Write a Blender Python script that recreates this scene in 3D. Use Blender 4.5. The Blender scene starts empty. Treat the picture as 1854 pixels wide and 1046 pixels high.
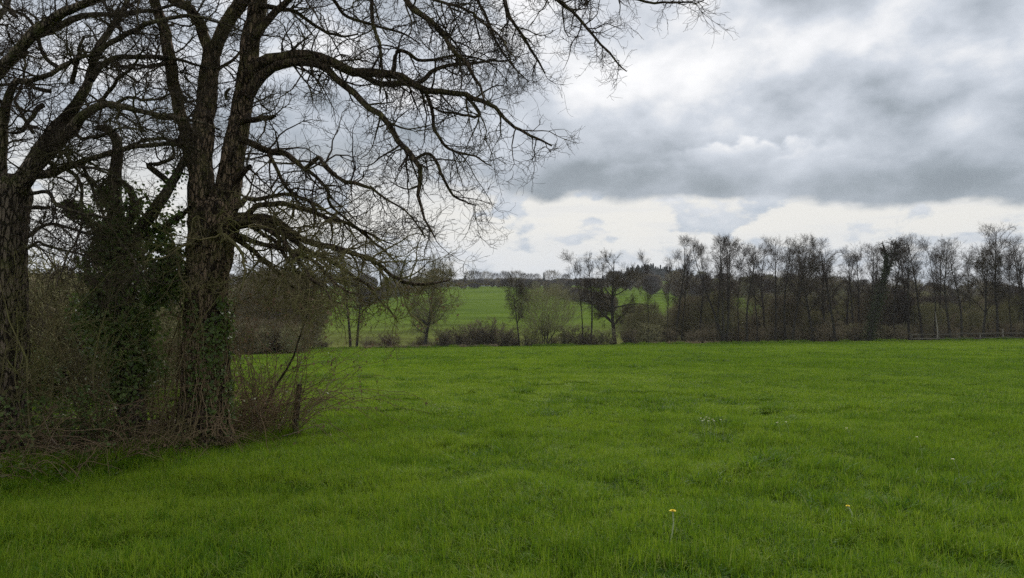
import bpy, math, random
import numpy as np
from mathutils import Vector

S = bpy.context.scene
C = S.collection
R = math.radians

# ------------------------------------------------------------------ camera
CAM_H = 1.45
F_PX, CX, CY, HOR = 1300.0, 927.0, 523.0, 600.0      # 1854 px wide photograph
PITCH = math.atan((HOR - CY) / F_PX)
cam = bpy.data.objects.new('camera', bpy.data.cameras.new('camera'))
C.objects.link(cam)
cam.location = (0, 0, CAM_H)
cam.rotation_euler = (R(90) + PITCH, 0, 0)
cam.data.sensor_width = 36.0
cam.data.lens = 36.0 * F_PX / 1854.0
cam.data.clip_start = 0.05
cam.data.clip_end = 9000
S.camera = cam
S.render.engine = 'CYCLES'
S.cycles.max_bounces = 5
S.cycles.diffuse_bounces = 3
S.cycles.glossy_bounces = 2
S.cycles.transmission_bounces = 2
S.cycles.transparent_max_bounces = 4
S.cycles.volume_bounces = 0
S.view_settings.view_transform = 'Standard'
S.view_settings.look = 'None'
S.cycles.use_denoising = False
S.cycles.sample_clamp_direct = 4.0
S.cycles.sample_clamp_indirect = 2.0
S.view_settings.exposure = 0.80
S.view_settings.gamma = 1.0
S.view_settings.use_curve_mapping = False

# ------------------------------------------------------------------ node helper
class NB:
    def __init__(self, nt):
        self.nt = nt
    def n(self, t, **kw):
        nd = self.nt.nodes.new(t)
        for k, v in kw.items():
            setattr(nd, k, v)
        return nd
    def put(self, sock, v):
        if isinstance(v, bpy.types.NodeSocket):
            self.nt.links.new(v, sock)
        elif v is not None:
            sock.default_value = v
    def m(self, op, a, b=None, c=None, clamp=False):
        nd = self.n('ShaderNodeMath', operation=op, use_clamp=clamp)
        self.put(nd.inputs[0], a)
        if b is not None: self.put(nd.inputs[1], b)
        if c is not None: self.put(nd.inputs[2], c)
        return nd.outputs[0]
    def add(self, a, b): return self.m('ADD', a, b)
    def sub(self, a, b): return self.m('SUBTRACT', a, b)
    def mul(self, a, b): return self.m('MULTIPLY', a, b)
    def ss(self, x, lo, hi):                      # smoothstep lo..hi -> 0..1
        nd = self.n('ShaderNodeMapRange', interpolation_type='SMOOTHSTEP')
        self.put(nd.inputs[0], x); self.put(nd.inputs[1], lo); self.put(nd.inputs[2], hi)
        return nd.outputs[0]
    def lin(self, x, lo, hi, a=0.0, b=1.0):
        nd = self.n('ShaderNodeMapRange')
        for i, v in enumerate((x, lo, hi, a, b)): self.put(nd.inputs[i], v)
        return nd.outputs[0]
    def noise(self, vec, scale, detail=6, rough=0.55, dist=0.0, lac=2.0):
        nd = self.n('ShaderNodeTexNoise', noise_dimensions='3D')
        self.put(nd.inputs['Vector'], vec)
        nd.inputs['Scale'].default_value = scale
        nd.inputs['Detail'].default_value = detail
        nd.inputs['Roughness'].default_value = rough
        nd.inputs['Lacunarity'].default_value = lac
        nd.inputs['Distortion'].default_value = dist
        return nd.outputs['Fac']
    def mix(self, f, a, b, blend='MIX'):
        nd = self.n('ShaderNodeMix', data_type='RGBA', blend_type=blend)
        self.put(nd.inputs[0], f)
        for s, v in ((nd.inputs[6], a), (nd.inputs[7], b)):
            if isinstance(v, (tuple, list)): v = (*v[:3], 1.0)
            self.put(s, v)
        return nd.outputs[2]
    def xyz(self, x, y, z):
        nd = self.n('ShaderNodeCombineXYZ')
        for i, v in enumerate((x, y, z)): self.put(nd.inputs[i], v)
        return nd.outputs[0]
    def scl(self, v, s):
        nd = self.n('ShaderNodeVectorMath', operation='MULTIPLY')
        self.put(nd.inputs[0], v); self.put(nd.inputs[1], s)
        return nd.outputs[0]
    def vadd(self, v, s):
        nd = self.n('ShaderNodeVectorMath', operation='ADD')
        self.put(nd.inputs[0], v); self.put(nd.inputs[1], s)
        return nd.outputs[0]

# ------------------------------------------------------------------ sky and sun
SUN_AZ, SUN_EL = 10.0, 40.0
world = bpy.data.worlds.new('World')
S.world = world
world.use_nodes = True
world.cycles.sampling_method = 'AUTOMATIC'
wt = world.node_tree
wt.nodes.clear()
W = NB(wt)
SKY_GAIN = 1 / 1.57
def build_sky():
    out = W.n('ShaderNodeOutputWorld'); bg = W.n('ShaderNodeBackground')
    wt.links.new(bg.outputs[0], out.inputs[0])
    sky = W.n('ShaderNodeTexSky', sky_type='NISHITA', sun_disc=False)
    sky.sun_elevation = R(SUN_EL); sky.sun_rotation = R(SUN_AZ); sky.air_density = 1.0; sky.dust_density = 2.0
    tc = W.n('ShaderNodeTexCoord')
    d = tc.outputs['Generated']
    sp = W.n('ShaderNodeSeparateXYZ'); wt.links.new(d, sp.inputs[0])
    x, y, z = sp.outputs
    az = W.mul(W.m('ARCTAN2', x, y), 180 / math.pi)
    el = W.mul(W.m('ARCSINE', z), 180 / math.pi)
    flat = W.scl(d, (1.0, 1.0, 1.7))
    # slow warps so that nothing has a straight edge
    wa = W.sub(W.noise(W.vadd(flat, (3.1, 0, 0)), 5.0, 5, 0.6), 0.5)
    wb = W.sub(W.noise(W.vadd(flat, (0, 7.7, 0)), 6.0, 6, 0.62), 0.5)
    azw = W.add(az, W.mul(wa, 10.0)); elw = W.add(el, W.mul(wb, 2.6))
    def blob(u0, v0, su, sv, amp):                # a lighter or darker part of the cloud, given by where it is seen
        h0 = math.hypot(F_PX, u0 - CX)
        a0 = math.degrees(math.atan2(u0 - CX, F_PX)); e0 = math.degrees(math.atan2(HOR - v0, h0))
        sa = math.degrees(su / h0); se = math.degrees(sv / h0)
        u = W.m('DIVIDE', W.sub(azw, a0), sa); v = W.m('DIVIDE', W.sub(elw, e0), se)
        q = W.add(W.mul(u, u), W.mul(v, v))
        return W.mul(W.m('EXPONENT', W.mul(q, -1.0)), amp)
    def total(seq):
        t = seq[0]
        for s in seq[1:]: t = W.add(t, s)
        return t
    n1 = W.noise(flat, 4.0, 7, 0.50, 0.2)
    n2 = W.noise(W.vadd(flat, (11, 5, 2)), 8.0, 8, 0.52, 0.1)
    n2u = W.noise(W.vadd(flat, (11.0, 4.985, 2.08)), 8.0, 8, 0.52, 0.1)
    vor = W.n('ShaderNodeTexVoronoi', feature='SMOOTH_F1')
    W.put(vor.inputs['Vector'], W.vadd(W.scl(d, (1.0, 1.0, 1.3)), W.scl(W.xyz(wa, wb, wa), (0.05, 0.05, 0.05)))); vor.inputs['Scale'].default_value = 26.0
    vor.inputs['Detail'].default_value = 2.0; vor.inputs['Roughness'].default_value = 0.6; vor.inputs['Smoothness'].default_value = 0.7
    lobe = W.sub(0.5, vor.outputs['Distance'])
    def heap(u0, v0, su, sv, amp):                # a heaped cloud: crisp knobbly top, fading downwards
        h0 = math.hypot(F_PX, u0 - CX)
        a0 = math.degrees(math.atan2(u0 - CX, F_PX)); e0 = math.degrees(math.atan2(HOR - v0, h0))
        sa = math.degrees(su / h0); se = math.degrees(sv / h0)
        u = W.m('DIVIDE', W.sub(az, a0), sa); side = W.m('EXPONENT', W.mul(W.m('POWER', W.m('ABSOLUTE', u), 3.0), -1.0))
        top = W.add(W.add(e0, W.mul(lobe, 1.0)), W.add(W.mul(W.add(wa, W.sub(n2, 0.5)), 2.4), W.mul(W.mul(u, u), -0.35)))
        dep = W.sub(top, el)
        body = W.mul(W.ss(dep, -0.15, 0.45), W.m('EXPONENT', W.m('DIVIDE', W.m('MAXIMUM', dep, 0.0), -2.2 * se)))
        return W.mul(W.mul(body, side), amp)
    relief = W.sub(n2, n2u)                                     # billows lit from above
    # ---- the low bright strip of far cloud under the deck
    d2 = W.vadd(W.scl(d, (1, 1, 2.2)), (2.3, 1.9, 0.4))
    cum = W.noise(d2, 9.0, 8, 0.54, 0.1)
    cumu = W.noise(W.vadd(d2, (0, 0, 0.06)), 9.0, 8, 0.54, 0.1)
    thr = W.lin(el, 0.5, 9.0, 0.36, 0.56)
    cm = W.ss(cum, thr, W.add(thr, 0.07))
    lit = W.m('MULTIPLY', W.sub(cum, cumu), 2.2)
    blue = W.mix(W.m('ADD', 0.15, lit, clamp=True), (0.43, 0.49, 0.57), (0.82, 0.82, 0.83))
    cream = W.mix(W.ss(W.add(el, W.mul(wb, 6.0)), 3.5, 8.5), (0.66, 0.69, 0.735), (0.76, 0.75, 0.715))
    st = W.noise(W.scl(d, (1.0, 1.0, 9.0)), 7.0, 5, 0.5)
    cream = W.mix(W.mul(W.ss(st, 0.48, 0.62), 0.4), cream, (0.68, 0.69, 0.70))
    low = W.mix(W.mul(cm, 0.95), cream, blue)
    # ---- the grey deck
    t = total([
        W.lin(elw, 9.0, 20.0, 0.26, 0.60),
        W.mul(W.ss(elw, 26.0, 50.0), 0.10),
        blob(1260, 150, 80, 66, 0.38), blob(1000, 70, 130, 80, 0.27), blob(1150, 70, 80, 60, 0.12), blob(1130, 150, 70, 40, 0.10),
        heap(1370, 236, 130, 26, 0.42), heap(1470, 248, 90, 16, 0.16), heap(1620, 262, 130, 12, 0.12), heap(1180, 276, 120, 10, 0.10), blob(1400, 208, 150, 18, -0.14),
        blob(1000, 205, 90, 50, -0.06), blob(1330, 60, 90, 50, 0.06), blob(1690, 190, 150, 80, 0.03), blob(1800, 80, 150, 90, -0.03), blob(1600, 70, 120, 80, -0.02),
        blob(1500, 335, 420, 30, -0.17), blob(1130, 322, 220, 28, -0.15), blob(1800, 320, 160, 50, -0.10), blob(930, 300, 110, 50, -0.10),
        blob(640, 220, 150, 120, -0.06), blob(720, 400, 130, 80, 0.26), blob(560, 60, 150, 60, 0.10), blob(100, 350, 250, 120, 0.16), blob(250, 100, 200, 120, 0.05),
        W.mul(W.lin(el, 8.0, 15.0, 0.45, 1.0), total([W.mul(W.sub(n1, 0.5), 0.12), W.mul(W.sub(n2, 0.5), 0.24), W.mul(relief, 1.2), W.mul(lobe, 0.08)]))])
    t = W.mul(W.add(t, W.m('SQRT', W.add(W.mul(t, t), 0.035))), 0.5)      # soft floor: no flat patches
    t = W.m('ADD', t, 0.0, clamp=True)
    rampn = W.n('ShaderNodeValToRGB'); wt.links.new(t, rampn.inputs[0])
    cr = rampn.color_ramp
    cr.elements[0].position = 0.0; cr.elements[0].color = (0.180, 0.214, 0.246, 1)
    cr.elements[1].position = 1.0; cr.elements[1].color = (0.88, 0.885, 0.90, 1)
    for p, c in ((0.14, (0.266, 0.308, 0.348)), (0.30, (0.388, 0.432, 0.488)), (0.58, (0.560, 0.602, 0.665)), (0.80, (0.76, 0.775, 0.80))):
        e = cr.elements.new(p); e.color = (*c, 1)
    deck = rampn.outputs[0]
    # lower edge of the deck: crisp to the right, raised and soft behind the oak
    edge = total([W.lin(az, -4.0, 36.0, 11.3, 8.35), W.mul(wa, 1.8), W.mul(W.sub(n2, 0.5), 2.6), W.mul(W.sub(cum, 0.5), 1.6)])
    soft = W.lin(W.ss(az, -10.0, 3.0), 0.0, 1.0, 4.0, 0.42)
    edge = W.add(edge, W.lin(W.ss(az, -8.0, 0.0), 0.0, 1.0, 0.8, 0.0))
    dm = W.ss(el, W.sub(edge, soft), W.add(edge, soft))
    cloud = W.mix(dm, low, deck)
    gain = W.n('ShaderNodeVectorMath', operation='SCALE')
    wt.links.new(cloud, gain.inputs[0]); gain.inputs['Scale'].default_value = 10.0 * SKY_GAIN
    col = W.mix(0.97, sky.outputs[0], gain.outputs[0])
    wt.links.new(col, bg.inputs[0]); bg.inputs[1].default_value = 0.1
build_sky()
sun = bpy.data.objects.new('sun', bpy.data.lights.new('sun', 'SUN'))
C.objects.link(sun)
sun.data.energy = 1.5
sun.data.angle = R(30)
sun.data.color = (1.0, 0.97, 0.92)
sun.rotation_euler = (-R(90 - SUN_EL), 0, -R(SUN_AZ))
sun.location = (5, 30, 40)

# ------------------------------------------------------------------ numeric helpers
rng = np.random.default_rng(7)
def _h(i, j, k, s):
    with np.errstate(over='ignore'):
        n = (i.astype(np.uint32) * np.uint32(374761393) + j.astype(np.uint32) * np.uint32(668265263)
             + k.astype(np.uint32) * np.uint32(2147483647) + np.uint32((s * 974711 + 12345) % 4294967296))
        n = (n ^ (n >> np.uint32(13))) * np.uint32(1274126177)
        n = n ^ (n >> np.uint32(16))
    return n.astype(np.float64) / 4294967295.0
def vnoise(p, s=0):
    p = np.asarray(p, float)
    i = np.floor(p).astype(np.int64); f = p - i; f = f * f * (3 - 2 * f)
    x, y, z = i[..., 0], i[..., 1], i[..., 2]; r = 0.0
    for a in (0, 1):
        for b in (0, 1):
            for c in (0, 1):
                w = (f[..., 0] if a else 1 - f[..., 0]) * (f[..., 1] if b else 1 - f[..., 1]) * (f[..., 2] if c else 1 - f[..., 2])
                r = r + w * _h(x + a, y + b, z + c, s)
    return r
def n2d(x, y, sc, s=0):
    x = np.asarray(x, float); y = np.asarray(y, float)
    return vnoise(np.stack([x / sc, y / sc, np.zeros_like(x) + 0.37], -1), s)
def nrm(v):
    return v / np.maximum(np.linalg.norm(v, axis=-1, keepdims=True), 1e-9)
EDGE = 110.0
PROF_D = [EDGE + 1.5, 116, 150, 200, 300, 400, 520, 620, 750, 1000, 1500, 3000, 6000]
PROF_Z = [-0.9, -1.7, -1.3, 1.6, 11.5, 20.8, 32.6, 40.5, 44, 45, 40, 20, 0]
def gz(x, y):
    x = np.asarray(x, float); y = np.asarray(y, float)
    xc = np.clip(x, -90, 100); yc = np.clip(y, 0, EDGE + 1.5)
    fld = yc / 110.0 * (-0.83 + 0.0145 * xc)
    near = np.clip(1.4 - y / 40, 0.15, 1)
    fld = fld + near * (0.19 * (n2d(x, y, 1.15, 6) - 0.5) + 0.09 * (n2d(x, y, 0.5, 7) - 0.5)) + 0.07 * (n2d(x, y, 3.1, 1) - 0.5) + 0.16 * (n2d(x, y, 9.0, 2) - 0.5) * np.clip(y / 8, 0, 1)
    tilt = 0.0145 * xc * np.clip(1 - (y - EDGE) / 80, 0, 1)
    hill = np.interp(y, PROF_D, PROF_Z) + tilt
    hill = hill - np.clip((y - 130) / 400, 0, 1) * 13 * np.clip((x - 140) / 260, 0, 1.2)
    und = np.clip((y - 160) / 200, 0, 1)
    hill = hill + und * (3.0 * (n2d(x, y, 90, 3) - 0.5) + 4.0 * (n2d(x, y, 260, 4) - 0.5))
    con = 22 * np.exp(-((x - 168) / 52) ** 2) * np.clip((y - 640) / 230, 0, 1) * np.clip((1500 - y) / 400, 0, 1)
    return np.where(y < EDGE + 1.5, fld, hill + con)
def px(u, v, D):                                 # the point at depth D seen at photo pixel (u, v)
    a = (u - CX) / F_PX; b = (CY - v) / F_PX
    dy = math.cos(PITCH) - b * math.sin(PITCH); dz = math.sin(PITCH) + b * math.cos(PITCH)
    s = D / dy
    return np.array([a * s, D, CAM_H + dz * s])
def ground(u, D):
    x = (u - CX) / F_PX * D
    return np.array([x, D, float(gz(x, D))])

class MB:                                        # collects quads and triangles, links ONE mesh object
    def __init__(self):
        self.v = []; self.q = []; self.t = []; self.a = []; self.n = 0
    def add(self, v, q=None, t=None, a=None):
        v = np.asarray(v, float).reshape(-1, 3)
        if q is not None and len(q): self.q.append(np.asarray(q, np.int64).reshape(-1, 4) + self.n)
        if t is not None and len(t): self.t.append(np.asarray(t, np.int64).reshape(-1, 3) + self.n)
        self.v.append(v); self.n += len(v)
        self.a.append(np.zeros(len(v)) if a is None else np.broadcast_to(np.asarray(a, float), (len(v),)))
        return self
    def mesh(self, name, mat, smooth=True):
        v = np.concatenate(self.v); me = bpy.data.meshes.new(name)
        q = np.concatenate(self.q) if self.q else np.zeros((0, 4), np.int64)
        t = np.concatenate(self.t) if self.t else np.zeros((0, 3), np.int64)
        me.vertices.add(len(v)); me.vertices.foreach_set('co', v.astype(np.float32).ravel())
        nl = q.size + t.size
        me.loops.add(nl); me.loops.foreach_set('vertex_index', np.concatenate([q.ravel(), t.ravel()]).astype(np.int32))
        npoly = len(q) + len(t)
        me.polygons.add(npoly)
        st = np.concatenate([np.arange(len(q)) * 4, q.size + np.arange(len(t)) * 3]).astype(np.int32)
        me.polygons.foreach_set('loop_start', st)
        me.polygons.foreach_set('use_smooth', np.full(npoly, smooth))
        at = me.attributes.new('vary', 'FLOAT', 'POINT')
        at.data.foreach_set('value', np.concatenate(self.a).astype(np.float32))
        me.update(calc_edges=True); me.validate()
        me.materials.append(mat)
        return me
    def obj(self, name, mat, parent=None, smooth=True):
        o = bpy.data.objects.new(name, self.mesh(name, mat, smooth)); C.objects.link(o)
        if parent is not None: o.parent = parent
        return o
def tag(o, label=None, cat=None, group=None, kind=None):
    if label: o['label'] = label
    if cat: o['category'] = cat
    if group: o['group'] = group
    if kind: o['kind'] = kind
    return o
def thing(name, loc, label, cat, group=None, rz=0.0):
    o = bpy.data.objects.new(name, None); C.objects.link(o)
    o.location = loc; o.rotation_euler = (0, 0, rz); o.empty_display_size = 0.3
    return tag(o, label, cat, group)
def child(name, me, parent):
    o = bpy.data.objects.new(name, me); C.objects.link(o); o.parent = parent
    return o

def tubes(mb, P, r, S_=3, vary=None):            # P (N,K,3), r (N,K)
    P = np.asarray(P, float); r = np.asarray(r, float)
    if P.ndim == 2: P = P[None]; r = r[None]
    N, K, _ = P.shape
    T = nrm(np.gradient(P, axis=1))
    mean = nrm(P[:, -1] - P[:, 0])
    ax = np.eye(3)[np.argmin(np.abs(mean), axis=1)][:, None, :]
    U = nrm(np.cross(T, ax)); V = np.cross(T, U)
    a = np.arange(S_) * 2 * math.pi / S_
    ring = U[:, :, None, :] * np.cos(a)[None, None, :, None] + V[:, :, None, :] * np.sin(a)[None, None, :, None]
    pts = P[:, :, None, :] + ring * r[:, :, None, None]
    idx = np.arange(N * K * S_).reshape(N, K, S_)
    nx = np.roll(idx, -1, axis=2)
    q = np.stack([idx[:, :-1], nx[:, :-1], nx[:, 1:], idx[:, 1:]], -1)
    if vary is None: vary = rng.random(N)
    mb.add(pts, q, a=np.repeat(vary, K * S_))
def grow(P, r, n, L, ang=(35, 65), t=(0.2, 1.0), K=6, wig=0.2, trop=(0, 0, 0), rr=0.55, rmax=1.0, rtip=0.003, taperL=0.4, shape=None):
    """n children on every branch of (P, r); L their length range. Returns their polylines and radii."""
    N, Kp, _ = P.shape
    n = np.full(N, n) if np.isscalar(n) else np.asarray(n)
    par = np.repeat(np.arange(N), n); M = len(par)
    tt = rng.uniform(t[0], t[1], M)
    f = tt * (Kp - 1); i = np.minimum(f.astype(int), Kp - 2); w = (f - i)[:, None]
    p0 = P[par, i] * (1 - w) + P[par, i + 1] * w
    T = nrm(P[par, i + 1] - P[par, i])
    pr = r[par, i] * (1 - w[:, 0]) + r[par, i + 1] * w[:, 0]
    rv = rng.normal(size=(M, 3)); perp = nrm(rv - (rv * T).sum(1, keepdims=True) * T)
    a = np.radians(rng.uniform(ang[0], ang[1], M))[:, None]
    d = nrm(np.cos(a) * T + np.sin(a) * perp)
    Ls = rng.uniform(L[0], L[1], M) * (1 - taperL * tt)
    if shape is not None: Ls = Ls * shape(tt)
    step = (Ls / (K - 1))[:, None]
    out = np.empty((M, K, 3)); out[:, 0] = p0
    tr = np.asarray(trop, float)
    for k in range(1, K):
        d = nrm(d + wig * rng.normal(size=(M, 3)) + tr)
        out[:, k] = out[:, k - 1] + d * step
    r0 = np.clip(pr * rr, rtip * 1.15, rmax)
    rad = r0[:, None] + (rtip - r0)[:, None] * np.linspace(0, 1, K)[None, :]
    return out, rad
def catmull(pts, n):                             # pts (m,4): xyz + radius, resampled evenly along its length
    p = np.asarray(pts, float); p = np.vstack([2 * p[0] - p[1], p, 2 * p[-1] - p[-2]])
    res = []
    for i in range(1, len(p) - 2):
        t = np.linspace(0, 1, 12, endpoint=False)[:, None]
        a, b, c, d = p[i - 1], p[i], p[i + 1], p[i + 2]
        res.append(0.5 * ((2 * b) + (c - a) * t + (2 * a - 5 * b + 4 * c - d) * t ** 2 + (-a + 3 * b - 3 * c + d) * t ** 3))
    q = np.vstack(res + [p[-2][None]])
    s = np.concatenate([[0], np.cumsum(np.linalg.norm(np.diff(q[:, :3], axis=0), axis=1))])
    u = np.linspace(0, s[-1], n)
    q = np.stack([np.interp(u, s, q[:, k]) for k in range(4)], 1)
    return q[:, :3], np.maximum(q[:, 3], 0.002), s[-1]
def bark_tube(mb, P, r, sides, rough=0.035, freq=20.0, lobes=0.06, flare=0.0, seed=0):
    """a thick stem whose fissured bark is real relief"""
    K = len(P); T = nrm(np.gradient(P, axis=0))
    mean = nrm(P[-1] - P[0]); ax = np.array([1.0, 0, 0]) if abs(mean[0]) < 0.7 else np.array([0, 1.0, 0])
    U = np.empty_like(P); U[0] = nrm(np.cross(T[0], ax))
    for k in range(1, K): U[k] = nrm(U[k - 1] - (U[k - 1] @ T[k]) * T[k])
    V = np.cross(T, U)
    a = np.arange(sides) * 2 * math.pi / sides
    s = np.concatenate([[0], np.cumsum(np.linalg.norm(np.diff(P, axis=0), axis=1))])
    A, Sg = np.meshgrid(a, s); rr = r[:, None] + 0 * A
    big = vnoise(np.stack([np.cos(A) * 1.3 + seed, np.sin(A) * 1.3, Sg * 1.6], -1), seed) - 0.5
    R0 = rr * (1 + 2 * lobes * big)
    if flare:
        R0 = R0 * (1 + flare * np.exp(-Sg / 0.22) * (0.75 + 0.45 * np.sin(5 * A + 1.3 + 2 * big)))
    fx = freq * rr
    warp = 1.2 * (vnoise(np.stack([np.cos(A) * 4, np.sin(A) * 4, Sg * 5], -1), seed + 5) - 0.5)
    co = np.stack([np.cos(A + 0.12 * warp) * fx, np.sin(A + 0.12 * warp) * fx, Sg * freq * 0.24 + warp], -1)
    ridge = 1 - np.abs(2 * vnoise(co, seed + 1) - 1)
    co2 = co * np.array([2.1, 2.1, 2.6])
    det = vnoise(co2, seed + 2)
    amp = np.minimum(rr * 0.16, rough)
    R0 = R0 + amp * (0.55 - ridge ** 1.6) + amp * 0.4 * (det - 0.5)
    pts = P[:, None, :] + R0[..., None] * (U[:, None, :] * np.cos(A)[..., None] + V[:, None, :] * np.sin(A)[..., None])
    idx = np.arange(K * sides).reshape(K, sides); nx = np.roll(idx, -1, axis=1)
    q = np.stack([idx[:-1], nx[:-1], nx[1:], idx[1:]], -1)
    mb.add(pts, q, a=(1 - ridge).ravel())
def leaves(mb, pos, size, nor=None, spread=1.0):
    """little pointed leaves: two folded quads each"""
    M = len(pos)
    n = nrm(rng.normal(size=(M, 3)) * spread + (0 if nor is None else nor))
    rv = rng.normal(size=(M, 3)); u = nrm(rv - (rv * n).sum(1, keepdims=True) * n); v = np.cross(n, u)
    s = rng.uniform(size[0], size[1], M)[:, None]
    tip = pos + u * s; base = pos - u * s * 0.1
    l = pos + u * s * 0.38 + v * s * 0.42 + n * s * 0.10; rgt = pos + u * s * 0.38 - v * s * 0.42 + n * s * 0.10
    V = np.stack([base, l, tip, rgt], 1)
    i = np.arange(M)[:, None] * 4
    t = np.concatenate([i + np.array([0, 1, 2]), i + np.array([0, 2, 3])])
    mb.add(V, t=t, a=np.repeat(rng.random(M), 4))

# ------------------------------------------------------------------ materials
def new_mat(name):
    m = bpy.data.materials.new(name); m.use_nodes = True; m.node_tree.nodes.clear()
    return m, NB(m.node_tree)
def finish(b, col, rough=0.9, spec=0.2, bump=None, bump_d=0.01, trans=0.0, tcol=None):
    nt = b.nt; out = b.n('ShaderNodeOutputMaterial'); p = b.n('ShaderNodeBsdfPrincipled')
    b.put(p.inputs['Base Color'], col if not isinstance(col, tuple) else (*col, 1.0))
    b.put(p.inputs['Roughness'], rough); p.inputs['Specular IOR Level'].default_value = spec
    if bump is not None:
        bn = b.n('ShaderNodeBump'); bn.inputs['Distance'].default_value = bump_d; bn.inputs['Strength'].default_value = 1.0
        nt.links.new(bump, bn.inputs['Height']); nt.links.new(bn.outputs[0], p.inputs['Normal'])
    if trans:
        tr = b.n('ShaderNodeBsdfTranslucent'); b.put(tr.inputs['Color'], tcol if tcol is not None else col)
        ms = b.n('ShaderNodeMixShader'); ms.inputs[0].default_value = trans
        nt.links.new(p.outputs[0], ms.inputs[1]); nt.links.new(tr.outputs[0], ms.inputs[2])
        nt.links.new(ms.outputs[0], out.inputs[0])
    else:
        nt.links.new(p.outputs[0], out.inputs[0])
def vary(b):
    return b.n('ShaderNodeAttribute', attribute_name='vary').outputs['Fac']
def pos(b):
    return b.n('ShaderNodeNewGeometry').outputs['Position']
def mat_bark(name, dark, light, moss, mossamt=0.5):
    m, b = new_mat(name)
    p = pos(b)
    fine = b.noise(b.scl(p, (1, 1, 0.3)), 60, 4, 0.6)
    c = b.mix(b.ss(b.add(b.mul(vary(b), 0.8), b.mul(fine, 0.5)), 0.30, 0.80), light, dark)
    vo = b.n('ShaderNodeTexVoronoi', feature='DISTANCE_TO_EDGE'); vo.inputs['Scale'].default_value = 23.0
    b.put(vo.inputs['Vector'], b.vadd(b.scl(p, (1, 1, 0.26)), b.scl(b.xyz(fine, fine, fine), (0.02, 0.02, 0.02))))
    crack = b.ss(vo.outputs['Distance'], 0.015, 0.15)
    c = b.mix(crack, (dark[0] * 0.7, dark[1] * 0.7, dark[2] * 0.7), c)
    patch = b.noise(p, 4.5, 5, 0.6)
    f = b.mul(b.ss(b.add(patch, b.mul(b.sub(b.noise(p, 45, 3), 0.5), 0.35)), 0.48, 0.66), mossamt)
    c = b.mix(f, c, moss)
    li = b.ss(b.noise(b.vadd(p, (4, 4, 4)), 26, 3, 0.55), 0.66, 0.74)
    c = b.mix(b.mul(li, 0.5), c, (0.24, 0.255, 0.20))
    finish(b, c, 0.95, 0.08, b.add(b.mul(crack, 1.6), b.mul(fine, 0.5)), 0.012)
    return m
def mat_twig(name, a, c, moss=None, sc=3.0):
    m, b = new_mat(name)
    col = b.mix(vary(b), a, c)
    if moss is not None:
        f = b.mul(b.ss(b.noise(pos(b), sc, 4, 0.6), 0.46, 0.66), 0.75)
        col = b.mix(f, col, moss)
    rnd = b.n('ShaderNodeObjectInfo').outputs['Random']
    col = b.mix(b.lin(rnd, 0, 1, 0.0, 0.45), col, (a[0] * 0.8, a[1] * 0.72, a[2] * 0.7))
    finish(b, col, 0.95, 0.02)
    return m
def mat_leaf(name, a, c, third=None, rough=0.5, trans=0.25, spec=0.2):
    m, b = new_mat(name)
    col = b.mix(vary(b), a, c)
    if third is not None:
        col = b.mix(b.ss(b.noise(pos(b), 2.3, 3, 0.6), 0.5, 0.62), col, third)
    finish(b, col, rough, spec, trans=trans)
    return m
M = {}
M['oak_bark'] = mat_bark('oak_bark', (0.036, 0.027, 0.019), (0.285, 0.200, 0.135), (0.150, 0.140, 0.050), 0.6)
M['grey_bark'] = mat_bark('grey_bark', (0.038, 0.030, 0.022), (0.230, 0.178, 0.132), (0.125, 0.124, 0.048), 0.7)
M['ivy_bark'] = mat_bark('ivy_bark', (0.045, 0.036, 0.028), (0.150, 0.115, 0.090), (0.100, 0.105, 0.045), 0.5)
M['oak_twig'] = mat_twig('oak_twig', (0.045, 0.036, 0.030), (0.095, 0.072, 0.052), (0.120, 0.112, 0.048), 1.3)
M['low_twig'] = mat_twig('low_twig', (0.115, 0.096, 0.054), (0.225, 0.190, 0.095), (0.220, 0.215, 0.075), 1.6)
M['alder_bark'] = mat_twig('alder_bark', (0.036, 0.031, 0.027), (0.058, 0.052, 0.042), (0.060, 0.062, 0.040), 0.7)
M['alder_twig'] = mat_twig('alder_twig', (0.068, 0.056, 0.048), (0.125, 0.100, 0.080))
M['round_twig'] = mat_twig('round_twig', (0.075, 0.064, 0.040), (0.120, 0.100, 0.064))
M['shrub_twig'] = mat_twig('shrub_twig', (0.165, 0.136, 0.088), (0.270, 0.226, 0.146))
M['olive_twig'] = mat_twig('olive_twig', (0.210, 0.200, 0.105), (0.310, 0.290, 0.155))
M['purple_twig'] = mat_twig('purple_twig', (0.150, 0.105, 0.090), (0.210, 0.150, 0.115))
M['cane'] = mat_twig('cane', (0.165, 0.115, 0.070), (0.285, 0.205, 0.128), (0.165, 0.150, 0.066), 1.5)
M['dead_cane'] = mat_twig('dead_cane', (0.26, 0.215, 0.155), (0.36, 0.30, 0.22))
M['ivy_leaf'] = mat_leaf('ivy_leaf', (0.068, 0.108, 0.026), (0.160, 0.220, 0.052), None, 0.42, 0.30, 0.4)
M['dark_ivy'] = mat_leaf('dark_ivy', (0.030, 0.042, 0.016), (0.060, 0.078, 0.030), None, 0.7, 0.1)
M['bramble_leaf'] = mat_leaf('bramble_leaf', (0.065, 0.098, 0.028), (0.130, 0.175, 0.046), (0.135, 0.098, 0.055), 0.5, 0.25)
M['dry_leaf'] = mat_leaf('dry_leaf', (0.140, 0.090, 0.055), (0.210, 0.145, 0.092), None, 0.8, 0.3)
M['wood_post'] = mat_bark('wood_post', (0.16, 0.14, 0.115), (0.36, 0.325, 0.275), (0.090, 0.092, 0.050), 0.4)
M['pale_stem'] = mat_twig('pale_stem', (0.30, 0.28, 0.24), (0.36, 0.34, 0.29))
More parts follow.
